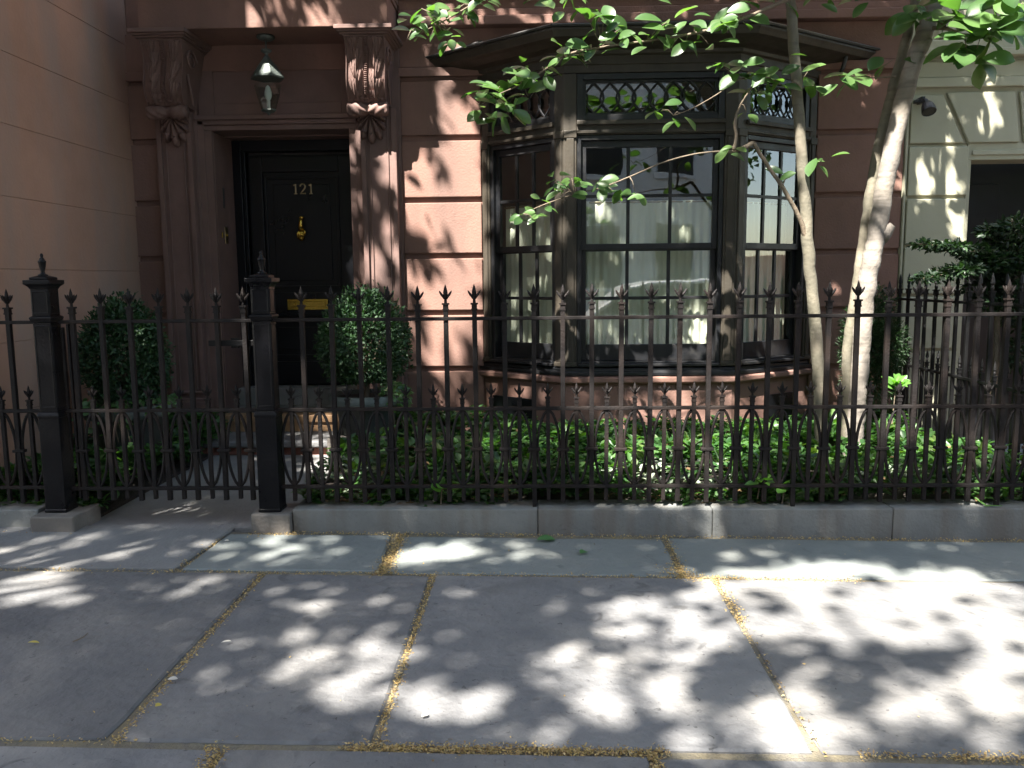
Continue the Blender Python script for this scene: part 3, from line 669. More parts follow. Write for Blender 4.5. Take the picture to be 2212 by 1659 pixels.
# ------------------------------------------------------------------ neighbours
N_ = thing('stucco_house', 'plain brown stucco side wall of the projecting house at the left edge', 'house', (-5, 1.2, 0))
b = MB(); b.box(-9, -3.5555, -.10, 2.9, -.2, 9)
zs = [-.2, .20, .62, 1.095, 1.585, 2.07, 2.552, 3.03, 3.53, 4.02, 4.6, 5.2, 6, 7, 9]
for z0, z1 in zip(zs[:-1], zs[1:]): b.box(-3.576, -3.55, -.125, 2.64, z0+.0022, z1-.0022)
b.build('side_wall', STUCCO, N_, bevel=.003)
b = MB()
for z0, z1 in zip(zs[:-1], zs[1:]): b.box(-9, -3.578, -.126, -.10, z0+.004, z1-.004)
b.build('front_wall', STUCCO, N_, bevel=.003)
C_ = thing('cream_house', 'cream painted house with black doorway at the right edge', 'house', (5, 2.6, 0))
b = MB(); b.box(3.162, 3.70, F+.02, F+.3, -.2, 2.60).box(4.9, 8, F+.02, F+.3, -.2, 2.60).box(3.162, 8, F+.02, F+.3, 2.60, 9)
cj = [-.15, .34, .83, 1.31, 1.735, 2.15, 2.588]
for x0, x1 in ((3.20, 3.70), (4.9, 6)):
    for a, e in zip(cj[:-1], cj[1:]): b.box(x0, x1, F-.012, F+.022, a+.014, e-.014)
b.box(3.164, 3.186, F-.012, F+.022, -.15, 3.0)
for poly in ([(3.20, 2.602), (3.655, 2.602), (3.462, 3.0), (3.20, 3.0)], [(3.695, 2.602), (4.12, 2.602), (4.06, 3.02), (3.49, 3.02)], [(4.16, 2.602), (4.5, 2.602), (4.6, 3.02), (4.10, 3.02)]):
    b.prism(poly, 'y', F-.012, F+.022)
b.build('wall', CREAM, C_, bevel=.008)
b = MB(); b.box(3.163, 8, F-.03, F+.02, 3.06, 3.14).box(3.163, 8, F-.018, F+.02, 3.141, 3.27).box(3.163, 8, F-.09, F+.02, 3.30, 3.36).box(3.163, 8, F-.045, F+.02, 3.361, 3.44)
b.box(3.4, 4.7, F-.025, F+.02, 3.46, 3.9).build('lintel_band', CREAM, C_, bevel=.008)
b = MB(); b.box(3.70, 3.735, F+.01, F+.5, -.1, 2.46).box(3.70, 4.9, F+.01, F+.3, 2.46, 2.602).box(3.735, 4.9, F-.004, F+.01, 2.50, 2.54)
b.build('door_surround', CREAM, C_, bevel=.005)
b = MB(); b.box(3.72, 4.9, F+.42, F+.48, -.1, 2.50); b.box(3.80, 4.2, F+.40, F+.42, .5, 1.1).box(3.80, 4.2, F+.40, F+.42, 1.25, 2.3); b.build('door', DARKDOOR, C_, bevel=.006)
s_ = thing('security_light', 'black floodlight on the cream wall beside the leaning trunk', 'light', (3.27, 2.55, 2.86))
MB().lathe([(.05, 0), (.05, .02), (.03, .03)], (3.25, F-.04, 2.93), 14).box(3.235, 3.265, 2.49, 2.58, 2.92, 2.97).tube([(3.25, 2.53, 2.95), (3.26, 2.47, 2.93), (3.27, 2.45, 2.90)], .02, 8).build('bracket', BLACKP, s_, smooth=False, bevel=.002)
hd = MB(Matrix.Translation((3.27, 2.44, 2.865)) @ Matrix.Scale(.74, 4) @ Matrix.Rotation(rad(-32), 4, 'X') @ Matrix.Rotation(rad(12), 4, 'Z'))
hd.lathe([(.03, .075), (.055, .06), (.07, .02), (.078, -.03), (.078, -.055), (.07, -.06), (.065, -.045)], (0, 0, 0), 18); hd.build('lamp_head', BLACKP, s_, smooth=False, bevel=.002)
MB(hd.M).lathe([(.064, -.052), (.002, -.05)], (0, 0, 0), 18).build('lens', DARKDOOR, s_)

# ------------------------------------------------------------------ iron fence, gate, posts
def finial_mb(s=1., leafy=True):
    b = MB(); k = s
    b.box(-.017*k, .017*k, -.017*k, .017*k, .046*k, .055*k).box(-.0145*k, .0145*k, -.0145*k, .0145*k, .055*k, .078*k).box(-.020*k, .020*k, -.020*k, .020*k, .078*k, .088*k)
    b.lathe([(.009*k, .088*k), (.008*k, .115*k), (.013*k, .135*k), (.0135*k, .150*k), (.008*k, .175*k), (.001, .196*k)] if leafy else [(.009*k, .088*k), (.013*k, .11*k), (.009*k, .125*k), (.016*k, .14*k), (.010*k, .18*k), (.001, .215*k)], (0, 0, 0), 6)
    if leafy:
        for sx, sy in ((1, 0), (-1, 0), (0, 1), (0, -1)):
            pts = [(sx*q*k, sy*q*k, z*k) for q, z in ((.005, .112), (.012, .125), (.022, .136), (.031, .150), (.036, .160))]
            b.tube(pts, [.007*k, .0085*k, .008*k, .006*k, .0015*k], 6)
    return b
_j = random.Random(8)
def make_fence(root, m, tall, short, x0, x1, ztop, zmid, zbot, zfoot, leafy=True, ovals=True, pw=.0132, legs=(), sfs=.80):
    """three rails, tall and short pickets with spear heads, a pointed oval round every short picket"""
    R = lambda z, a, b_: MB().box(a, b_, -.016, .016, z-.010, z+.010)
    R(ztop, x0, x1).build('top_rail', m, root, bevel=.003); R(zmid, x0, x1).build('middle_rail', m, root, bevel=.003); R(zbot, x0, x1).build('bottom_rail', m, root, bevel=.003)
    t0 = s0 = v0 = None
    for x in tall:
        if t0 is None:
            t0 = MB().box(-pw, pw, -pw, pw, zfoot, ztop+.05).build('tall_picket', m, root, bevel=.002)
            f = finial_mb(1., leafy); f.v = [(a, b_, c+ztop) for a, b_, c in f.v]; f.build('spear_head', m, t0)
            if ovals:
                MB().box(-.036, .036, -.018, .018, .484, .502).build('clip', m, t0, bevel=.003)
            t0.location = (x, 0, 0)
        else: cut(t0, root, (x, 0, _j.uniform(-.003, .003))).rotation_euler = (_j.uniform(-.006, .006), _j.uniform(-.004, .004), _j.uniform(-.05, .05))
    for x in short:
        if s0 is None:
            s0 = MB().box(-pw*.85, pw*.85, -pw*.85, pw*.85, zfoot+.008, zmid+.04).build('short_picket', m, root, bevel=.002)
            f = finial_mb(sfs, leafy); f.v = [(a, b_, c+zmid-.004) for a, b_, c in f.v]; f.build('spear_head', m, s0)
            s0.location = (x, 0, 0)
        else: cut(s0, root, (x, 0, _j.uniform(-.003, .003))).rotation_euler = (_j.uniform(-.008, .008), _j.uniform(-.006, .006), _j.uniform(-.06, .06))
        if ovals:
            if v0 is None:
                v = MB(); hw = .061
                for sg in (-1, 1):
                    v.tube([(sg*(.004+hw*math.sin(math.pi*t)**.60), 0, zmid-.01-(zmid-zbot-.02)*t) for t in np.linspace(0, 1, 19)], .0088, 6)
                v0 = v.build('pointed_oval', m, root); v0.location = (x, 0, 0)
            else: cut(v0, root, (x, 0, 0))
    for x in legs: MB().box(x-.012, x+.012, -.012, .012, .14, .28).build('leg', m, root, bevel=.002)
fn = thing('iron_fence', 'long spear topped iron fence on the stone kerb in front of the bay window', 'fence', (0, 0, 0), local=True)
tall = [-1.364+.1683*i for i in range(27)]; short = [-1.448+.1683*i for i in range(28)]
make_fence(fn, IRON, tall, short, -1.532, 3.14, 1.262, .735, .270, .175, legs=(-.017, 1.498, 2.676))
fl = thing('iron_fence', 'short piece of spear topped iron fence left of the leftmost gate post', 'fence', (0, 0, 0), local=True)
make_fence(fl, IRON, [-3.102, -3.270, -3.438], [-3.018, -3.186, -3.354], -3.56, -2.93, 1.262, .735, .270, .175, legs=(-3.27,))
gt = thing('iron_gate', 'spear topped iron gate hanging between the two square iron posts', 'gate', (0, 0, 0), local=True)
gx = [-2.719+.1713*i for i in range(7)]
make_fence(gt, IRON, gx[:-1]+[-1.70], [-2.633+.1713*i for i in range(6)], -2.80, -1.655, 1.262, .735, .262, .19)
MB().box(-2.755, -2.742, -.014, .014, .20, 1.25).box(-2.79, -2.777, -.012, .012, .5, 1.23).build('hinge_stile', IRON, gt, bevel=.002)
MB().box(-1.93, -1.66, .016, .028, 1.112, 1.146).box(-1.80, -1.75, .028, .05, 1.10, 1.158).build('latch', BLKIRON, gt, bevel=.003)
sd = thing('iron_fence', 'plain black iron side fence running back toward the cream house', 'fence', (3.12, 2.52, 0), rz=-math.pi/2, local=True)
make_fence(sd, BLKIRON, [.06+.163*i for i in range(15)], [.14+.163*i for i in range(15)], 0, 2.5, 1.285, .735, .24, .16, leafy=False, ovals=False, pw=.0115, sfs=.8)

def gate_post(x, lab):
    t = thing('gate_post', lab, 'post', (x, .0, .128), group='square iron posts of the gate')
    y = 0.0
    b = MB(); b.lathe([(0.0666, .13), (0.0666, .145), (0.0626, .15), (0.0626, .70), (0.0666, .705), (0.0666, .715), (0.0598, .735)], (x, y, 0), 4, True); b.build('base', POSTM, t, bevel=.004)
    b = MB(); b.lathe([(0.0530, .735), (0.0530, 1.26)], (x, y, 0), 4, True)
    b.lathe([(0.0571, 1.262), (0.0666, 1.285), (0.0666, 1.293), (0.0544, 1.30)], (x, y, 0), 4, True); b.lathe([(0.0530, 1.30), (0.0530, 1.46)], (x, y, 0), 4, True)
    for sx, sy in ((0, -1), (1, 0), (-1, 0), (0, 1)):
        for z0, z1 in ((1.312, 1.445), (.76, 1.245)):
            for a, e, p, q in ((-.047, -.040, z0, z1), (.040, .047, z0, z1), (-.040, .040, z0, z0+.008), (-.040, .040, z1-.008, z1)):
                if sx == 0: b.box(x+a, x+e, y+sy*.053-.003, y+sy*.053+.003, p, q)
                else: b.box(x+sx*.053-.003, x+sx*.053+.003, y+a, y+e, p, q)
    b.build('shaft', POSTM, t, bevel=.003)
    b = MB(); b.lathe([(0.0544, 1.455), (0.0612, 1.468), (0.0707, 1.478), (0.0789, 1.484), (0.0789, 1.507), (0.0578, 1.508)], (x, y, 0), 4, True); b.lathe([(0.0537, 1.508), (0.0537, 1.522), (0.0204, 1.533)], (x, y, 0), 4, True); b.build('cap', POSTM, t, bevel=.003)
    b = MB(); b.lathe([(.027, 1.53), (.028, 1.538), (.014, 1.543), (.012, 1.55), (.0105, 1.556), (.018, 1.585), (.0205, 1.607), (.0225, 1.610), (.0225, 1.616), (.016, 1.622), (.013, 1.632), (.007, 1.638), (.009, 1.645), (.0095, 1.651), (.006, 1.659), (.001, 1.662)], (x, y, 0), 14); b.build('urn_finial', POSTM, t, smooth=True)
gate_post(-2.874, 'square black iron gate post with urn finial nearest the left edge')
gate_post(-1.586, 'square iron gate post with urn finial in front of the black door')

# ------------------------------------------------------------------ potted box bushes
def bush(x, y, zc, rx, rz, zpot, zb, lab, plab, rim):
    t = thing('planter', plab, 'planter', (x, y, zb), group='planters beside the steps')
    rp = .265
    b = MB(); b.lathe([(rp*.80, zb), (rp*.80, zb+.015), (rp*.93, zpot-.06), (rp*.95, zpot-.055), (.03, zpot-.06)], (x, y, 0), 28); b.build('pot', POTM, t, smooth=True)
    b = MB(); b.lathe([(rp*.95, zpot-.062), (rp*1.12, zpot-.058), (rp*1.14, zpot-.02), (rp*1.13, zpot+.03), (rp*1.0, zpot+.032), (rp*.98, zpot+.0)], (x, y, 0), 28); b.build('rim', rim, t, smooth=True)
    MB().lathe([(.01, zpot+.005), (rp*.98, zpot)], (x, y, 0), 24).build('potting_soil', SOIL, t)
    h = thing('box_bush', lab, 'bush', (x, y, zpot), group='clipped box bushes')
    b = MB(); rr = random.Random(int(x*100))
    b.tube([(x, y, zpot-.02), (x+.01, y, zpot+.15), (x, y, zc)], [.022, .02, .012], 7)
    for q in range(14):
        a = rr.uniform(0, 6.28); e = rr.uniform(-.5, 1.2)
        p = (x+rx*.8*math.cos(a)*math.cos(e), y+rx*.8*math.sin(a)*math.cos(e), zc+rz*.8*math.sin(e)); b.tube([(x, y, zpot+.1), ((x+p[0])/2, (y+p[1])/2, (zpot+.1+p[2])/2+.04), p], [.010, .007, .003], 5)
    b.build('stem', TWIG, h)
    N = 9500; d = rdir(N); g = RNG.normal(size=(60, 3)); g /= np.linalg.norm(g, axis=1, keepdims=True)
    lump = (d @ g.T).max(1); r = 1-.42*RNG.random(N)**2.0
    r *= .86+.20*((lump-.85)/.15).clip(-1, 1)+.07*RNG.normal(size=N)+.16*RNG.random(N)*(RNG.random(N) < .035)
    P = np.stack([x+rx*r*d[:, 0]*(1-.10*d[:, 2]), y+rx*r*d[:, 1]*(1-.10*d[:, 2]), zc+rz*r*d[:, 2]], 1)
    P[:, 2] = np.maximum(P[:, 2], zc-rz*.86+.08*RNG.random(N))
    D = d*.8+rdir(N, .3)*.8; U = d*.8+rdir(N, .5)
    leafobj('foliage', BOX, [leaves(P, D, U, RNG.uniform(.024, .044, N), RNG.uniform(.013, .024, N), 1)], h)
bush(-3.06, 1.25, .945, .282, .40, .56, .12, 'clipped dark box bush in the shade behind the gate', 'dark glazed planter under the shaded box bush left of the path', RIMM)
bush(-1.385, 1.85, 1.01, .345, .385, .545, .25, 'clipped round box bush in front of the right door pilaster', 'dark round planter under the box bush right of the steps', RIMM)
o = tag(MB().box(-1.66, -1.14, 1.60, 2.0, .02, .252).build('planter_plinth', PEDM, None, bevel=.01), 'low stone block carrying the planter right of the steps', 'stone block')
def trailing(x, y, z, r, n, a0, a1, lab, down=.25):
    t = thing('trailing_ivy', lab, 'plant', (x, y, z), group='ivy trailing from the planters')
    b = MB(); PP = []; DD = []
    rr = random.Random(int(x*77))
    for q in range(n):
        a = rr.uniform(a0, a1); ln = rr.uniform(.05, down); pts = [(x+r*.6*math.cos(a), y+r*.6*math.sin(a), z+.01), (x+r*.95*math.cos(a), y+r*.95*math.sin(a), z+.07), (x+r*1.22*math.cos(a), y+r*1.22*math.sin(a), z+.03), (x+r*1.26*math.cos(a+.1), y+r*1.26*math.sin(a+.1), z+.03-ln)]
        b.tube(pts, .003, 4)
        for k in range(9):
            s = rr.uniform(.1, 2.99); i = int(s); f = s-i
            p = [pts[i][c]*(1-f)+pts[i+1][c]*f+rr.uniform(-.02, .02) for c in range(3)]; PP.append(p); DD.append([math.cos(a)+rr.uniform(-.8, .8), math.sin(a)+rr.uniform(-.8, .8), rr.uniform(-.7, .4)])
    b.build('stem', TWIG, t); P = np.array(PP); D = np.array(DD); N = len(P)
    leafobj('foliage', IVY, [leaves(P, D, rdir(N, .8)+np.array([0, -.6, .3]), RNG.uniform(.035, .065, N), RNG.uniform(.03, .055, N), 1)], t)
trailing(-3.06, 1.25, .57, .27, 16, -2.4, .6, 'pale ivy trailing over the rim of the shaded planter')
trailing(-1.395, 1.85, .56, .27, 22, -1.0, 1.2, 'ivy trailing over the right side of the planter by the steps', .45)

# ------------------------------------------------------------------ garden plants
def blocked(X, Y):
    pl = off(.06); ins = np.zeros(len(X), bool)
    # bay base footprint
    ins |= (Y > 2.6-(X+.53)/.7*.55) & (Y > 1.99) & (Y > 2.6-(2.47-X)/.8*.55) & (X > -.53) & (X < 2.47)
    ins |= (np.abs(X+1.395) < .30) & (np.abs(Y-1.80) < .26)
    ins |= (np.hypot(X+3.06, Y-1.25) < .26)
    ins |= (X > -2.72) & (X < -1.44)
    return ins
def rosettes(N, x0, x1, y0, y1, zb, hgt, nl, L, Wd, up=.35, keep=None):
    X = RNG.uniform(x0, x1, N); Y = RNG.uniform(y0, y1, N); ok = ~blocked(X, Y)
    if keep is not None: ok &= keep(X, Y)
    X, Y = X[ok], Y[ok]; n = len(X)
    Z = zb+hgt*(.35+.65*RNG.random(n))+.05*np.sin(X*3.1+1)*np.cos(Y*4.3)
    a = RNG.uniform(0, 6.28, n)[:, None]+np.arange(nl)[None]*6.283/nl+RNG.normal(size=(n, nl))*.25
    t = up+RNG.normal(size=(n, nl))*.3
    D = np.stack([np.cos(a)*np.cos(t), np.sin(a)*np.cos(t), np.sin(t)], -1).reshape(-1, 3)
    P = np.repeat(np.stack([X, Y, Z], 1), nl, 0)+RNG.normal(size=(n*nl, 3))*.008
    U = np.array([0, 0, 1.])+RNG.normal(size=(n*nl, 3))*.25
    return leaves(P, D, U, RNG.uniform(L*.7, L*1.2, n*nl), RNG.uniform(Wd*.7, Wd*1.2, n*nl), 1)
vkeep = lambda X, Y: (((X-.83)/.42)**2+((Y-.42)/.30)**2 < 1) | (((X+1.17)/.24)**2+((Y-.38)/.30)**2 < 1) | (((X-2.2)/.5)**2+((Y-.25)/.12)**2 < .6)
nk = lambda X, Y: ~(vkeep(X, Y) & (RNG.random(len(X)) < .82))
g1 = leafobj('groundcover', GCOV, [rosettes(2700, -1.44, 3.08, .20, 2.5, .14, .17, 6, .085, .042, keep=nk), rosettes(520, -1.44, 3.08, .05, .26, .12, .10, 5, .07, .036, keep=nk),
     rosettes(900, -3.52, -2.722, .17, 2.4, .04, .26, 6, .08, .042), rosettes(90, -3.5, -2.76, .06, .22, .10, .08, 5, .06, .03)])
tag(g1, 'dense green leafy ground cover filling the bed behind the fence', 'ground cover', kind='stuff')
g2 = leafobj('variegated_groundcover', VARI, [rosettes(420, -1.44, 2.9, .10, .80, .15, .13, 6, .065, .034, keep=vkeep)])
g3 = leafobj('mixed_groundcover', leafmat('mixed_leaf', [(.03, .085, .02), (.055, .125, .027), (.085, .13, .035), (.04, .085, .025)], .4, .4), [rosettes(120, -1.42, 3.0, .25, 2.3, .19, .13, 5, .11, .065, .5), rosettes(16, .9, 3.0, .1, 1.2, .20, .12, 6, .14, .02, .8)])
tag(g3, 'broader yellow green leaves scattered through the ground cover bed', 'ground cover', kind='stuff')
g4 = leafobj('dead_leaves', leafmat('dead_leaf', [(.13, .075, .035), (.20, .13, .06), (.09, .05, .025)], .1, .8, (1, 1, 1)), [rosettes(130, -1.42, 3.0, .04, .35, .145, .04, 2, .06, .035, .1), rosettes(60, -1.4, 3.0, .3, 2.3, .26, .05, 1, .07, .04, .1)])
tag(g4, 'dry brown leaves fallen along the fence foot in the bed', 'leaf litter', kind='stuff')
tag(g2, 'white edged leafy ground cover in patches just behind the fence', 'ground cover', kind='stuff')
def sprout(x, y, z, n, L, Wd, m, lab, up=.5, stem=.10, nm='young_plant'):
    t = thing(nm, lab, 'plant', (x, y, z)); MB().tube([(x, y, z), (x+.01, y-.01, z+stem)], [.005, .003], 5).build('stem', TWIG, t)
    a = np.arange(n)*6.283/n+RNG.normal(size=n)*.3; tt = up+RNG.normal(size=n)*.25
    D = np.stack([np.cos(a)*np.cos(tt), np.sin(a)*np.cos(tt)-.25, np.sin(tt)], 1); P = np.array([x+.01, y-.01, z+stem])+RNG.normal(size=(n, 3))*.006
    leafobj('foliage', m, [leaves(P, D, np.array([0, -.5, 1.])+RNG.normal(size=(n, 3))*.2, RNG.uniform(L*.8, L*1.2, n), RNG.uniform(Wd*.8, Wd*1.2, n), 2)], t, True)
BRIGHT = leafmat('bright_leaf', [(.07, .17, .03), (.10, .22, .045)], .4, .4)
sprout(-.58, .03, .15, 5, .10, .065, BRIGHT, 'small bright seedling low in front of the bottom rail under the sunlit wall')
p = at(1637, 1050, Y=.04); sprout(p[0], .04, .18, 9, .11, .035, BRIGHT, 'bright narrow leaved plant poking through the fence foot near the slim trunk')
p = at(1690, 1060, Y=.03); sprout(p[0], .03, .15, 5, .09, .05, BRIGHT, 'small broad leaved plant at the fence foot left of the leaning trunk')
p = at(1930, 850, Y=1.6); sprout(p[0], 1.6, .35, 22, .12, .05, BRIGHT, 'bright sunlit leafy shoot below the dark yew', .7, .28)
t = thing('grass_blade', 'long green blade lying over the kerb near the right edge', 'leaf', (2.55, -.02, .15))
p0, p1, p2 = at(2100, 1070, Y=.05), at(2130, 1092, Y=-.03), at(2165, 1094, Y=-.055)
MB().tube([tuple(p0), tuple(p1), tuple(p2+np.array([0, 0, .004]))], [.004, .007, .002], 6, .3).build('blade', BRIGHT, t)

# yew cone behind the trunks, dark shrub before the cream doorway
def shrub(name, lab, x, y, z0, stems, blobs, m, N, L, Wd, tm=1, flat=0.):
    t = thing(name, lab, 'shrub', (x, y, z0)); b = MB()
    for pts, r in stems: b.tube(pts, list(np.linspace(r, r*.3, len(pts))), 6)
    b.build('stem', TWIG, t); PP = []; DD = []
    w = np.array([q[3]*q[4]*q[5] for q in blobs])**.7; w /= w.sum()
    for q, ww in zip(blobs, w):
        n = int(N*ww); d = rdir(n); r = RNG.random(n)**.45
        PP.append(np.array(q[:3])+d*r[:, None]*np.array(q[3:6])); DD.append(d+rdir(n)*.7)
    P = np.concatenate(PP); D = np.concatenate(DD); D[:, 2] *= (1-flat)
    leafobj('foliage', m, [leaves(P, D, rdir(len(P), 1.2), RNG.uniform(L*.7, L*1.3, len(P)), RNG.uniform(Wd*.7, Wd*1.3, len(P)), tm)], t)
x, y = 2.70, 2.0
shrub('yew_bush', 'narrow dark green yew standing behind the leaning tree trunk', x, y, .13, [([(x, y, .1), (x, y, .7), (x+.02, y, 1.3)], .025)]+[([(x, y, .3+.12*k), (x+.15*math.cos(k*2.1), y+.15*math.sin(k*2.1), .5+.12*k)], .008) for k in range(7)],
      [(x, y, .62, .22, .2, .22), (x+.03, y, .85, .24, .2, .25), (x-.02, y-.02, 1.08, .22, .18, .22), (x+.02, y, 1.25, .16, .14, .16), (x+.12, y-.1, .95, .14, .12, .2), (x-.14, y-.05, .9, .12, .12, .2)], YEW, 9000, .045, .007, 0)
c = at(2150, 580, Y=1.55); X0 = c[0]
blobs = []
for px, py, rx, rz in ((2190, 600, .20, .12), (2130, 570, .16, .09), (2180, 530, .20, .09), (2200, 490, .14, .07), (2150, 500, .10, .05), (2100, 545, .12, .06), (2200, 640, .18, .10), (2130, 620, .14, .07), (2080, 585, .12, .045), (2040, 592, .08, .03), (2000, 600, .07, .025), (2160, 655, .12, .06), (2030, 532, .10, .025), (1995, 528, .07, .02), (2065, 535, .10, .03), (2185, 560, .2, .1), (2205, 760, .10, .14), (2205, 690, .12, .1)):
    q = at(px, py, Y=1.5+random.uniform(-.15, .15)); blobs.append((q[0], q[1], q[2], rx, .16, rz))
base = (3.45, 1.6, .1)
stm = [([base, (3.5, 1.6, .8), (3.45, 1.55, 1.4), (3.5, 1.5, 1.9)], .03), ([(3.5, 1.6, 1.1), tuple(at(2130, 590, Y=1.5)), tuple(at(2060, 588, Y=1.5)), tuple(at(1992, 602, Y=1.5))], .014), ([(3.45, 1.55, 1.5), tuple(at(2110, 545, Y=1.5)), tuple(at(2050, 533, Y=1.5)), tuple(at(1985, 527, Y=1.5))], .012)]
shrub('dark_shrub', 'dark small leaved shrub reaching in front of the black cream house doorway', 3.45, 1.6, .1, stm, blobs, HOLLY, 5200, .05, .026, 1, .45)

# ------------------------------------------------------------------ garden trees and their shade
LIT = [  # sunlit patches of the photograph: x, y, half width, half height, share of light let through
 (90,1290,115,36,1),(250,1180,220,26,.55),(100,1215,100,24,.6),(385,1270,45,22,.8),(470,1265,60,18,.6),(620,1190,115,32,.65),(970,1196,110,18,1),(1130,1190,50,14,.9),(400,1104,45,7,.5),
 (700,1262,36,12,.8),(770,1420,100,44,.82),(860,1515,165,42,.95),(1015,1522,75,30,1),(645,1465,60,18,.7),(590,1400,45,30,.5),(480,1480,26,10,.8),(930,1370,40,15,.6),(700,1370,30,14,.5),
 (1385,1312,95,30,.85),(1480,1338,60,18,1),(1350,1400,130,36,.72),(1490,1390,80,22,.8),(1320,1470,200,60,.5),(1200,1560,130,60,.4),(1430,1520,95,32,.75),(1290,1490,50,30,.9),
 (1640,1262,150,38,.75),(1810,1228,140,24,1),(1970,1275,260,55,1),(1900,1335,260,50,1),(2120,1330,130,70,1),(2190,1420,60,60,1),(1690,1350,110,24,.9),(1570,1290,60,20,.8),
 (2120,1540,110,70,.85),(1900,1560,130,55,.5),(1690,1560,120,60,.9),(1760,1640,160,26,.9),(1550,1640,60,18,.8),(1850,1410,40,14,.6),(1720,1450,60,20,.5),(1990,1500,60,18,.6),(2000,1440,30,10,.5),
 (960,420,82,150,.80),(1000,400,40,90,.99),(955,580,85,75,.78),(1000,560,35,60,.95),(955,235,50,62,1),(965,690,75,75,.85),(965,800,60,80,.6),(805,460,45,150,.4),(810,600,40,60,.7),(770,340,20,30,.7),(1045,480,24,250,.8),(1235,330,36,100,1),(1300,290,60,22,.9),(1235,640,16,60,.5),
 (455,45,12,22,.9),(555,45,38,18,.8),(700,44,60,18,.8),(960,70,140,26,.8),(1180,90,90,30,.75),(965,110,40,50,.9),(1040,100,50,40,.7),(1440,855,75,60,.9),(1640,835,45,45,.92),(1560,850,30,40,.7),(1545,700,30,90,.4),(1150,770,70,30,.4),(1470,770,90,30,.4),(1160,460,45,60,.5),
 (1800,460,14,40,.5),(1690,670,30,40,.5),(1790,640,30,30,.5),(1955,330,14,60,.9),(1965,400,20,50,.9),(2060,270,14,45,.9),(2150,262,22,45,.9),(2035,400,40,60,.9),(2078,500,10,110,.9),(2030,560,45,45,.7),(2000,240,14,30,.6),(2140,190,50,16,.6),
 (725,1010,45,40,.75),(1450,1000,160,52,.97),(1650,930,130,50,.78),(1250,950,180,30,.5),(1080,985,110,40,.3),(1540,960,90,30,.6),(1950,950,190,70,.82),(2120,1010,100,60,.75),(1850,1010,150,40,.4),(960,960,120,20,.3),(240,985,40,35,.6),(1300,985,60,30,.4),(1660,420,20,60,.3),
 (700,1110,120,4,.5),(1100,1105,200,8,.6),(1330,1120,80,30,.6),(1500,1125,60,25,.7),(1650,1120,60,30,.35),(1800,1105,60,15,.6),(2100,1140,60,30,.4),(860,920,40,40,.3),(1790,210,14,20,.8),(1880,90,12,30,.8),(1870,200,10,20,.8),(790,230,50,30,.55),(770,130,25,60,.5),(600,170,50,60,.5),(575,200,40,40,.5)]
_q = random.Random(12)
for _ in range(110):      # small stray sun discs
    ex = _q.uniform(430, 2200); ey = _q.uniform(1165, 1640)
    if (ex < 1080 and ey > 1320 and _q.random() < .88) or (1080 < ex < 1200 and ey > 1300): continue
    LIT.append((ex, ey, _q.uniform(2, 14), _q.uniform(1, 5), .97))
_e = np.array(LIT, float)
SUNNY = [(2075, 25, .9, .16), (2125, 70, .9, .18), (2170, 45, .9, .16), (2060, 85, .95, .14), (2110, 105, .92, .14), (2190, 15, .9, .18), (1778, 345, 1.08, .10), (1760, 150, 1.08, .10), (1600, 25, .95, .12), (1550, 45, .95, .12), (1490, 50, .93, .14), (1430, 60, .92, .12), (1380, 85, .91, .11), (1290, 50, .9, .10), (1215, 120, .9, .08), (1060, 240, .9, .10), (1130, 166, .9, .08),
  (900, 60, .75, .10), (960, 40, .75, .12), (1370, 400, .92, .10), (1180, 450, .9, .10), (1140, 470, .9, .10), (1845, 170, 1.1, .08),
  (1738, 400, 1.1, .07), (1742, 470, 1.1, .09), (1748, 560, 1.1, .09), (1755, 640, 1.1, .07), (1870, 640, 1.2, .10), (1866, 740, 1.2, .08), (1858, 810, 1.2, .07), (1880, 585, 1.2, .07), (1908, 430, 1.2, .05), (1935, 290, 1.2, .03), (1835, 800, 1.2, .03), (1728, 270, 1.1, .0), (1935, 850, 1.6, .14), (600, 170, 2.3, .1), (765, 120, 2.15, .10), (790, 160, 2.17, .09), (775, 225, 2.33, .08), (690, 905, 2.45, .0), (800, 655, 1.55, .10), (750, 690, 1.52, .06), (760, 640, 1.6, .05), (255, 690, 1.0, .03), (330, 680, 1.1, .03), (800, 245, 2.35, .06), (258, 900, 0., .07)]
SUNP = [(at(a, b, Y=c), d) for a, b, c, d in SUNNY]
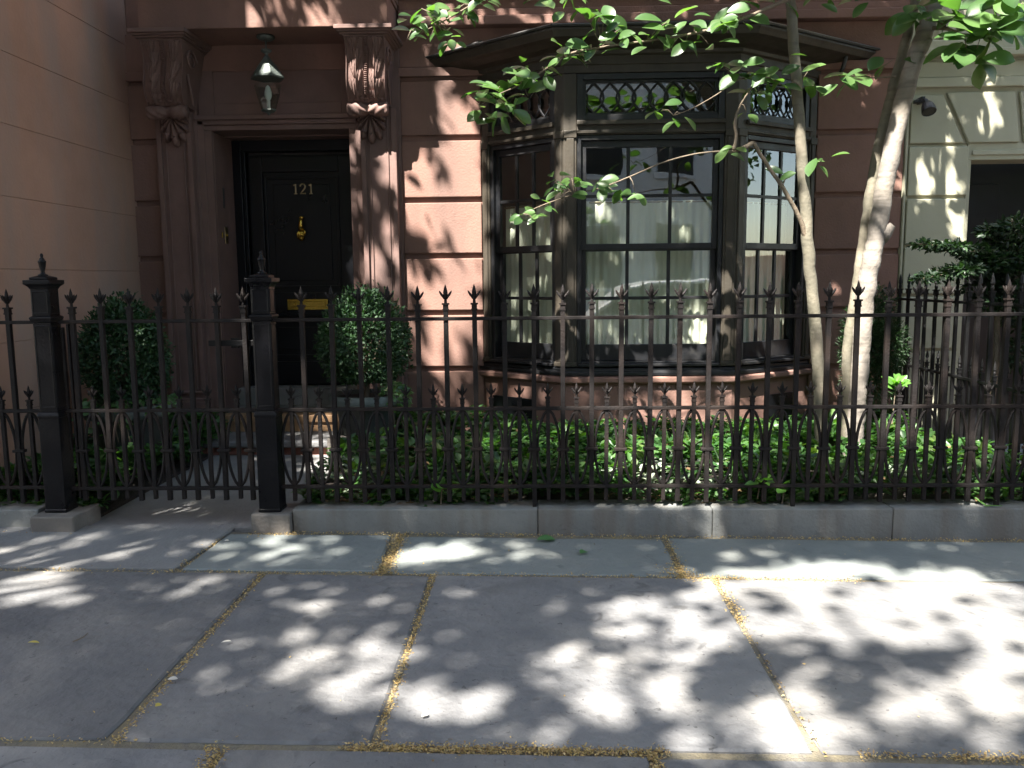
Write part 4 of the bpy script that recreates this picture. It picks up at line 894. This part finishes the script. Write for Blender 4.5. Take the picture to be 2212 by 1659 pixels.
def shade_hits(P):
    """where the sunlight past each leaf lands; true where the leaf may stay"""
    def hitY(Y):
        t = (Y-P[:, 1])/SV[1]; return P+SV*t[:, None]
    q = hitY(2.05); on = (q[:, 0] > .1) & (q[:, 0] < 1.75) & (q[:, 2] > .3) & (q[:, 2] < 3.4)
    qf = hitY(2.6); on2 = (qf[:, 2] > .3)
    qc = hitY(2.12); on3 = (qc[:, 0] > -3.3) & (qc[:, 0] < -1.1) & (qc[:, 2] > 3.45)
    tg = (.3-P[:, 2])/SV[2]; g = P+SV*tg[:, None]; tg0 = (0-P[:, 2])/SV[2]; g0 = P+SV*tg0[:, None]
    T = np.where(((g[:, 1] < .05) | ((g0[:, 0] > -2.75) & (g0[:, 0] < -1.5)))[:, None], g0, g)
    T = np.where(on2[:, None], qf, T); T = np.where(on[:, None], q, T); T = np.where(on3[:, None], qc, T)
    x, y = proj(T); keep = np.ones(len(P), bool); n = len(P)
    for c, rr in SUNP:
        w = c-P; d = np.linalg.norm(np.cross(w, SV), axis=1); keep &= ~((d < rr+.05) & (w @ SV > .35))
    xj = x+11*np.sin(x*.061+y*.043)+6*np.sin(x*.017-y*.12); yj = y+5*np.sin(x*.05-y*.09)+3*np.sin(x*.13+y*.05)
    gr = T[:, 2] < .31
    A = T[:, 0]; A = np.where(gr, A*1.35, A); B = np.where(gr, T[:, 1]*1.15, T[:, 2]*.42); v = np.zeros(n)
    for k, (wl, an, ph) in enumerate(((.21, .3, .4), (.26, 1.5, 2.), (.33, 2.5, 4.), (.17, .9, 1.), (.45, 2.0, 3.), (.29, 2.9, 5.))):
        v += np.sin(6.283/wl*(A*math.cos(an)+B*math.sin(an))+ph+.8*np.sin(A*5.1+B*7.3+k))
    v = np.argsort(np.argsort(v))/n
    r = RNG.random(n)
    for ex, ey, a, b, p in _e:
        ga, gb = (.037*(ey-601), .016*(ey-601)) if ey > 1150 else (15, 13); p = min(p, .97) if ey > 1150 else p
        ins = ((xj-ex)/(a+ga))**2+((yj-ey)/(b+gb))**2 < 1
        keep &= ~(ins & (v > (1-p)*(.9 if p < .75 else .7)) & (r > .012))
    return keep
def canopy(N, tx, ty, tz, h0, h1, facade=False):
    """leaf sites: points of the shaded ground or front, carried back along the sunlight to crown height"""
    if facade: T = np.stack([RNG.uniform(*tx, N), np.full(N, 2.6), RNG.uniform(*tz, N)], 1)
    else: T = np.stack([RNG.uniform(*tx, N), RNG.uniform(*ty, N), np.zeros(N)], 1)
    h = RNG.uniform(h0, h1, N); t = (h-T[:, 2])/SV[2]
    return T+SV*t[:, None]

def bark_path(px, Y):
    if not hasattr(Y, '__len__'): Y = [Y]*len(px)
    return [tuple(at(a, b, Y=c)) for (a, b), c in zip(px, Y)]
def wobble(pts, rs_, n=6, amp=.006, seed=1):
    """finer, slightly knotty path through the points"""
    rr = random.Random(seed); P = []; R = []
    V = [Vector(p) for p in pts]
    for i in range(len(V)-1):
        a = V[max(i-1, 0)]; b = V[i]; c = V[i+1]; d = V[min(i+2, len(V)-1)]
        for k in range(n):
            t = k/n; q = .5*((2*b)+(c-a)*t+(2*a-5*b+4*c-d)*t*t+(3*b-a-3*c+d)*t**3)
            P.append(q+Vector((rr.uniform(-amp, amp), rr.uniform(-amp, amp), 0))*min(1, rs_[i]/.02)); R.append((rs_[i]*(1-t)+rs_[i+1]*t)*rr.uniform(.97, 1.03))
    P.append(V[-1]); R.append(rs_[-1]); return P, R
def clusters(lst, L=.15, Wd=.6):
    PP = []; DD = []; UU = []; LL = []
    for px, py, n, sp, Y in lst:
        n = max(2, int(n*.95+.5)); c = at(px, py, Y=Y+random.uniform(-.06, .06)); a0 = random.uniform(0, 6.28)
        for k in range(n):
            a = a0+k*2.4+random.uniform(-.4, .4); e = random.uniform(-.75, .45)
            d = np.array([math.cos(a)*math.cos(e), math.sin(a)*math.cos(e)*.8, math.sin(e)])
            PP.append(c+d*random.uniform(.01, .035)+np.random.RandomState(k+int(px)).normal(size=3)*np.array([sp*.0011, .04, sp*.0009])); DD.append(d)
            UU.append([random.uniform(-.6, .35), random.uniform(-1.3, -.15), random.uniform(.45, 1.)]); LL.append(L*random.uniform(.7, 1.2)*(.7+sp/100))
    P = np.array(PP); LL = np.array(LL); n = len(P)
    return leaves(P, np.array(DD), np.array(UU), LL, LL*RNG.uniform(Wd*.8, Wd*1.1, n), 2)
def twig_to(mb, root, lst):
    for px, py, n, sp, Y in lst:
        c = at(px, py, Y=Y); r = min(root, key=lambda q: (Vector(q)-Vector(c)).length); mid = (Vector(r)+Vector(c))/2+Vector((0, 0, .02))
        if (Vector(r)-Vector(c)).length > .02: mb.tube([r, tuple(mid), tuple(c)], [.0045, .0035, .002], 5)
A_ = thing('magnolia_tree', 'slim straight magnolia trunk in front of the right end of the bay window', 'tree', (2.05, 1.1, .13))
tp = bark_path([(1776, 985), (1773, 900), (1768, 800), (1755, 640), (1745, 530), (1735, 380), (1722, 200), (1712, 60), (1704, -40), (1690, -260)], 1.1)
P, R = wobble(tp, [.050, .045, .042, .040, .041, .038, .036, .034, .032, .026], 7, .004, 3)
MB().tube(P, R, 14).build('trunk', BARKG, A_, smooth=True)
br = MB()
arm = bark_path([(1748, 540), (1728, 475), (1690, 405), (1650, 345), (1628, 308)], [1.1, 1.06, 1.02, 1.0, .98]); P, R = wobble(arm, [.019, .016, .014, .013, .014], 6, .004, 4); br.tube(P, R, 8)
low = bark_path([(1628, 308), (1606, 320), (1583, 327), (1540, 328), (1490, 335), (1430, 352), (1360, 382), (1300, 405), (1240, 420), (1180, 440), (1130, 462)], [.98, .97, .96, .95, .94, .93, .92, .91, .90, .89, .88]); P, R = wobble(low, [.015, .016, .010, .006, .0055, .005, .005, .0045, .004, .0035, .002], 5, .003, 5); br.tube(P, R, 7)
upt = bark_path([(1585, 325), (1590, 295), (1588, 262), (1600, 225), (1620, 195), (1640, 165)], .96); P, R = wobble(upt, [.012, .010, .011, .006, .005, .003], 5, .004, 6); br.tube(P, R, 7)
ut2 = bark_path([(1640, 160), (1590, 175), (1555, 200), (1500, 232), (1455, 250)], .95); P, R = wobble(ut2, [.004, .004, .0035, .003, .002], 4, .003, 7); br.tube(P, R, 5)
LOWL = [(1200, 395, 6, 25, .9), (1235, 385, 5, 22, .9), (1290, 398, 7, 28, .9), (1330, 418, 6, 28, .92), (1372, 415, 4, 26, .92), (1220, 418, 6, 22, .9), (1182, 440, 4, 18, .88), (1132, 462, 6, 22, .88), (1155, 478, 4, 18, .88)]
UPL = [(1590, 150, 6, 34, .96), (1640, 165, 8, 38, .96), (1625, 198, 5, 30, .96), (1556, 140, 3, 28, .96), (1690, 185, 5, 28, .98), (1430, 238, 3, 28, .95), (1470, 246, 3, 24, .95), (1612, 242, 2, 16, .96), (1578, 320, 4, 20, .96), (1700, 385, 3, 15, 1.04), (1748, 150, 6, 30, 1.08), (1758, 185, 3, 20, 1.08), (1778, 345, 5, 30, 1.08)]
twig_to(br, low, LOWL); twig_to(br, arm+upt+ut2+tp, UPL)
br.build('branch', TWIG, A_, smooth=True)
B_ = thing('magnolia_tree', 'thick leaning pale magnolia trunks between the brown and the cream house', 'tree', (2.3, 1.2, .13))
tp2 = bark_path([(1838, 990), (1845, 930), (1851, 860), (1859, 760), (1869, 640), (1885, 550), (1900, 470), (1925, 330), (1958, 190), (1990, 90), (2024, -10), (2090, -200)], 1.2)
P, R = wobble(tp2, [.072, .068, .066, .064, .066, .062, .063, .060, .058, .056, .056, .045], 8, .005, 9); t1 = MB().tube(P, R, 18)
for kx_, ky_, dx_ in ((1906, 500, 1), (1985, 100, 1)):     # pruned limb stubs
    q = at(kx_, ky_, Y=1.2); t1.tube([tuple(q+np.array([-.01*dx_, 0, -.05])), tuple(q+np.array([.02*dx_, -.02, -.01])), tuple(q+np.array([.048*dx_, -.03, .035])), tuple(q+np.array([.056*dx_, -.034, .045]))], [.050, .042, .028, .024], 12)
t1.build('trunk', BARK, B_, smooth=True)
tp3 = bark_path([(1826, 980), (1830, 870), (1829, 760), (1845, 650), (1862, 545), (1880, 420), (1905, 285), (1940, 150), (1965, 55), (1985, -40), (2010, -200)], [1.22, 1.22, 1.22, 1.24, 1.27, 1.30, 1.32, 1.33, 1.33, 1.33, 1.33])
P, R = wobble(tp3, [.040, .036, .034, .034, .036, .038, .036, .034, .032, .032, .026], 7, .004, 10); MB().tube(P, R, 12).build('trunk', BARKG, B_, smooth=True)
TOPL = [(2030, 38, 6, 42, 1.0), (2075, 25, 8, 52, .95), (2125, 70, 8, 52, .9), (2170, 45, 7, 52, .9), (2060, 85, 6, 46, .95), (2110, 105, 5, 42, .92), (2195, 18, 7, 52, .9), (1930, 128, 3, 24, 1.1), (1958, 28, 5, 34, 1.2), (2150, 5, 8, 52, .9), (1985, 15, 4, 34, 1.0), (2090, 120, 4, 36, .95), (1845, 170, 5, 26, 1.1), (1825, 168, 4, 20, 1.1)]
tb = MB(); tbp = bark_path([(2005, 60), (2045, 62), (2080, 75), (2125, 70), (2175, 40), (2220, 10)], [1.2, 1.05, .98, .92, .9, .9]); P, R = wobble(tbp, [.018, .012, .010, .008, .006, .005], 5, .004, 12); tb.tube(P, R, 7)
tbp2 = bark_path([(1935, 165), (1890, 168), (1850, 168)], [1.28, 1.18, 1.1]); P, R = wobble(tbp2, [.006, .004, .002], 5, .003, 13); tb.tube(P, R, 5)
acr = bark_path([(2030, -90), (1900, -70), (1760, -25), (1680, 8), (1600, 42), (1500, 72), (1400, 88), (1300, 102), (1225, 118), (1175, 152), (1125, 182), (1075, 205), (1035, 228)], [1.2, 1.1, 1.02, .98, .95, .93, .91, .9, .9, .9, .9, .9, .9])
P, R = wobble(acr, [.024, .020, .016, .013, .010, .009, .008, .007, .007, .006, .005, .004, .002], 6, .004, 14); tb.tube(P, R, 7)
ul = bark_path([(1300, -120), (1180, -60), (1090, -30), (1020, 10), (950, 50), (880, 85)], .75); P, R = wobble(ul, [.012, .010, .008, .006, .004, .002], 6, .004, 15); tb.tube(P, R, 6)
ACL = [(1600, 18, 6, 40, .95), (1560, 42, 7, 42, .95), (1500, 50, 8, 42, .93), (1440, 48, 7, 38, .92), (1400, 78, 6, 38, .91), (1340, 62, 6, 36, .9), (1290, 48, 5, 36, .9), (1305, 15, 5, 30, .92), (1250, 12, 6, 42, .92), (1240, 105, 5, 40, .9), (1290, 112, 5, 34, .9), (1215, 122, 6, 34, .9), (1168, 150, 7, 34, .9), (1130, 166, 7, 34, .9), (1080, 186, 7, 34, .9), (1045, 200, 5, 26, .9), (1070, 234, 8, 34, .9), (1100, 246, 5, 34, .9), (1140, 208, 4, 28, .9), (1035, 236, 4, 20, .9), (1480, 90, 4, 30, .93), (1530, 95, 3, 26, .93), (1690, 5, 4, 30, 1.0), (1870, -2, 4, 34, 1.1), (1780, -6, 3, 30, 1.05)]
ULL = [(895, 62, 7, 26, .75), (930, 40, 8, 28, .75), (960, 58, 7, 24, .75), (985, 22, 8, 28, .75), (1020, 2, 8, 28, .75), (930, 80, 4, 18, .75), (975, 85, 5, 18, .75), (910, 18, 5, 24, .75), (1050, -8, 6, 30, .75), (1225, -5, 5, 34, .75), (1150, -5, 4, 34, .75)]
twig_to(tb, acr, ACL); twig_to(tb, tbp+tbp2+tp2, TOPL); twig_to(tb, ul, ULL)
for k in range(14):   # limbs into the crown over the garden
    q = at(2040, -60, Y=1.2) if k % 2 else at(1695, -200, Y=1.1); e = (q[0]+random.uniform(-3.0, 1.5), random.uniform(-.2, 2.0), random.uniform(4.3, 6.2)); tb.tube([tuple(q), ((q[0]+e[0])/2, (q[1]+e[1])/2, (q[2]+e[2])/2+.4), e], [.03, .02, .006], 6)
tb.build('branch', TWIG, B_, smooth=True)
leafobj('foliage', MAGN, [clusters(LOWL, .11), clusters(UPL, .135)], A_, True)
# crowns above the frame: same large leaves, gaps where the sun comes through
Pm = canopy(5200, (1.7, 5.2), (0, 0), (.2, 3.6), 3.9, 5.8, True); Pm = Pm[(Pm[:, 1] < 2.3) & (Pm[:, 1] > -1.4) & (Pm[:, 0] < 4.6) & (Pm[:, 2]-1.486 > .36*(Pm[:, 1]+4.8)+.25)]
Pm = Pm[shade_hits(Pm)]; n = len(Pm)
crown_m = leaves(Pm, rdir(n, -.2), rdir(n, 1.2), RNG.uniform(.12, .19, n), RNG.uniform(.07, .11, n), 1)
leafobj('foliage', MAGN, [clusters(ACL, .138), clusters(TOPL, .17), clusters(ULL, .11)], B_, True)
leafobj('crown', MAGN, [crown_m], B_)

# ------------------------------------------------------------------ the street behind the camera: trees that shade the scene, parked car, far houses
ST = [(-5.2, -4.75, 'street tree at the kerb behind the camera to the left'), (3.4, -5.0, 'street tree at the kerb behind the camera to the right'), (-6.5, -13.7, 'street tree on the far side of the road'), (8.2, -.6, 'street tree added farther along the pavement to darken the right window reflection')]  # last tree added to block sky mirrored in the right bay window
Pc = np.concatenate([canopy(118000, (-5.5, 4.6), (-4.4, 2.6), None, 7.5, 11.5), canopy(29000, (-4.2, 5.2), None, (.2, 4.4), 6.4, 10.0, True)])
Pc = Pc[(Pc[:, 2] > 4.9) & (Pc[:, 2]-1.486 > .36*(Pc[:, 1]+4.8)+.35)]
cl = np.sin(Pc[:, 0]*2.9+Pc[:, 1]*1.7)*np.sin(Pc[:, 1]*3.1-Pc[:, 2]*2.3)+np.sin(Pc[:, 2]*3.7+Pc[:, 0]*1.3)*.6
Pc = Pc[(RNG.random(len(Pc)) < .62+.38*np.clip(cl, -1, 1))]; Pc = Pc[shade_hits(Pc)]
far = rdir(5000)*np.array([3.2, 2.0, 2.0])*(RNG.random(5000)**.4)[:, None]+np.array([-6.5, -13.7, 5.6])
for i, (x, y, lab) in enumerate(ST):
    t = thing('street_tree', lab, 'tree', (x, y, -.03)); b = MB()
    P, R = wobble([(x, y, -.05), (x+.03, y+.05, 1.5), (x-.05, y, 3.2), (x+.1, y+.1, 5.2), (x, y, 7.5)], [.17, .14, .12, .09, .03], 6, .01, 20+i); b.tube(P, R, 12); b.build('trunk', BARKG, t, smooth=True)
    S = far if i == 2 else far[:4500]*np.array([1, 1.1, 1.1])+np.array([14.9, 14.7, -2.0]) if i == 3 else Pc[(Pc[:, 0] < -1.0) if i == 0 else (Pc[:, 0] >= -1.0)]
    b = MB()
    for k in range(22):
        e = S[int(RNG.integers(len(S)))]; st_ = Vector((x, y, random.uniform(3.0, 5.0))); b.tube([tuple(st_), tuple((st_+Vector(e))/2+Vector((0, 0, .3))), tuple(e)], [.05, .032, .008], 6)
    b.build('branch', BARKG, t, smooth=True); n = len(S)
    leafobj('crown', STREETLEAF, [leaves(S, rdir(n, -.3), rdir(n, 1.4), RNG.uniform(.12, .19, n), RNG.uniform(.075, .125, n), 1)], t)
k = thing('added_stoop', 'brown stone stoop added unseen beyond the right edge to darken the window reflection', 'stoop', (6.2, 1.6, 0))  # added out of view to replace bright sky in the right window's reflection
b = MB(); b.box(5.45, 5.65, -.0, 2.58, -.1, 1.75).box(6.85, 7.05, -.0, 2.58, -.1, 1.75); b.build('cheek_wall', TRIM, k, bevel=.01)
b = MB()
for q in range(8): b.box(5.651, 6.849, .05+.3*q, 2.58, -.1+.18*q, .08+.18*q-.002)
b.build('step', TRIM, k, bevel=.006)
k = thing('parked_car', 'silver car parked across the street, mirrored in the bay window', 'car', (2.2, -7.6, -.16))
b = MB(); x0 = -.1
side = [(0, .28), (.02, .62), (.25, .80), (1.05, .92), (1.75, 1.48), (2.2, 1.58), (3.4, 1.60), (3.95, 1.45), (4.45, 1.0), (4.55, .6), (4.5, .28)]
b.prism([(x0+a, z-.16) for a, z in side], 'y', -8.45, -6.65); b.build('body', CARP, k, bevel=.08, seg=4)
b = MB()
for pl in ([(1.25, .96), (1.85, 1.45), (2.55, 1.52), (2.55, .96)], [(2.62, .96), (2.62, 1.52), (3.35, 1.52), (3.80, 1.38), (4.0, 1.0)]): b.prism([(x0+a, z-.16) for a, z in pl], 'y', -6.652, -6.640)
b.build('side_window', DARKDOOR, k, bevel=.004)
for a in (.85, 3.65):
    w_ = MB(); w_.lathe([(.20, -.11), (.33, -.11), (.34, -.08), (.34, .08), (.33, .11), (.20, .11)], (0, 0, 0), 24); w_.v = [(x0+a+p[0], -6.76+p[2], .18+p[1]) for p in w_.v]; wh = w_.build('wheel', TYRE, k, smooth=True)
    r_ = MB(); r_.lathe([(.02, .10), (.19, .09), (.21, .115), (.20, .0), (.02, 0)], (0, 0, 0), 24); r_.v = [(x0+a+p[0], -6.755+p[2], .18+p[1]) for p in r_.v]; r_.build('rim', CARP, wh)
for i, (x0, x1, c, h) in enumerate(((-14, -5.2, PALEBRICK, 11), (-5.2, 1.0, BROWN, 12), (1.0, 7.5, WHITEP, 11.5), (7.5, 16, PALEBRICK, 12.5), (16, 23, BROWN, 12), (23, 31, WHITEP, 12.5), (31, 40, PALEBRICK, 13), (-24, -14, BROWN, 12))):  # the last houses listed are added to close off bright sky in reflections
    t = thing('far_house', ('pale brick house across the street far left', 'brown house across the street behind the camera', 'white house across the street behind the camera', 'pale brick house across the street far right', 'brown house added across the street beyond the pale brick one', 'white house added far along the other side of the street', 'tall pale brick house added farthest along the street', 'brown house added across the street farthest left')[i], 'house', (x0, -17.2, 0))
    MB().box(x0+.01, x1-.01, -25, -17, -.2, h).box(x0+.02, x1-.02, -17, -16.6, h-.6, h).build('wall', c, t)
    nw = int((x1-x0)/2.1)
    for f in range(3):
        for q in range(nw):
            xc = x0+(q+.5)*(x1-x0)/nw; z = 1.2+f*3.4
            w_ = MB().box(xc-.55, xc+.55, -17, -16.94, z, z+1.9).build('window', DARKDOOR, t); MB().box(xc-.65, xc+.65, -17, -16.88, z-.12, z-.001).build('sill', WHITEP, w_)

# ------------------------------------------------------------------ litter on the pavement
PP = []
def along(p, q, n, w):
    t = RNG.random(n)[:, None]; a = np.array(p)*(1-t)+np.array(q)*t; return a+RNG.normal(size=(n, 2))*w
for p, q, n, w in (((-1.40, YA), (-1.37, YB), 620, .010), ((-.53, YA), (-.52, YB), 900, .011), ((.885, YA), (.90, -1.3), 420, .018), ((.885, -1.3), (.90, YB), 130, .010), ((-1.9, YA), (1.0, YA), 700, .014), ((.6, YA), (1.6, YA), 600, .022), ((-.62, YB-.01), (.40, YB-.01), 1500, .013), ((.36, YB), (.36, -2.6), 500, .016), ((1.0, YB), (2.4, YB), 700, .010), ((-1.05, YB-.0), (-1.0, -2.6), 330, .014),
    ((.70, -.60), (.80, -.80), 500, .04), ((.2, YB-.01), (-.6, YB-.02), 700, .022), ((1.3, YB), (2.0, YB), 350, .018), ((-.78, -.5), (-.80, YA), 300, .035), ((-1.0, -2.36), (-.99, -2.6), 300, .02),
    ((-1.46, -.085), (3.2, -.09), 1500, .018), ((-.80, -.1), (-.79, YA), 900, .028), ((.74, -.1), (.74, YA), 350, .018), ((-1.86, -.2), (-1.90, YA), 500, .035), ((-1.7, -.15), (-1.4, -.13), 300, .02), ((-3.5, -.12), (-2.7, -.18), 300, .02), ((-3, YA), (-1.9, YA), 200, .02), ((-1.3, YB), (-1.9, YB), 90, .012)):
    PP.append(along(p, q, n, w))
XY = np.concatenate(PP+[np.stack([RNG.uniform(-3, 3.2, 160), RNG.uniform(-2.5, -.1, 160)], 1)])
n = len(XY); P = np.column_stack([XY, np.array([gz(x) for x in XY[:, 0]])+RNG.uniform(-.006, .006, n)])
D = RNG.normal(size=(n, 3)); D[:, 2] *= .35
d_ = leafobj('litter', DEBRIS, [leaves(P, D, rdir(n, 1.), RNG.uniform(.006, .017, n), RNG.uniform(.0035, .008, n), 0)])
tag(d_, 'yellow brown blossom litter lying in the pavement joints', 'litter', kind='stuff')
def bit(px, py, L, Wd, m, lab, nm='fallen_leaf', cat='leaf', ang=0., grp=None):
    p = at(px, py, Z=gz(at(px, py, Z=0)[0])+.012); V = leaves(p[None], np.array([[math.cos(ang), math.sin(ang), .08]]), np.array([[.1, -.15, 1.]]), L, Wd, 2); tag(leafobj(nm, m, [V], None, True), lab, cat, grp)
bit(1160, 1166, .11, .07, FALLEN, 'green fallen leaf just below the stone kerb at the picture centre', ang=.3)
bit(1253, 1195, .06, .045, FALLEN, 'small green fallen leaf on the pavement slab right of the larger one', ang=.9)
bit(362, 1468, .035, .022, PETAL, 'pale fallen petal on the joint in the lower left', 'fallen_petal', 'petal', .4)
bit(335, 1526, .025, .022, YELLOWL, 'tiny yellow fallen leaf on the lower left joint', ang=1.)
bit(60, 1388, .045, .015, YELLOWL, 'narrow tan fallen leaf on the dark slab at the left edge', ang=.1)
bit(910, 1548, .03, .02, PETAL, 'pale fallen petal in the large bright patch of pavement', 'fallen_petal', 'petal', .8)
bit(478, 1388, .04, .010, PETAL, 'thin white petal on the dark slab right of the diagonal joint', 'fallen_petal', 'petal', .5)
bit(485, 1168, .025, .02, PETAL, 'small white petal on the pale path before the gate', 'fallen_petal', 'petal', .5)
t = thing('fallen_twig', 'thin dark curved twig lying on the dark slab at lower left', 'twig', tuple(at(172, 1380, Z=.02)))
MB().tube([tuple(at(a, b, Z=gz(-2)+.010)) for a, b in ((157, 1386), (168, 1382), (180, 1376), (190, 1367))], [.0022, .003, .0025, .0015], 5).build('stem', TWIG, t)
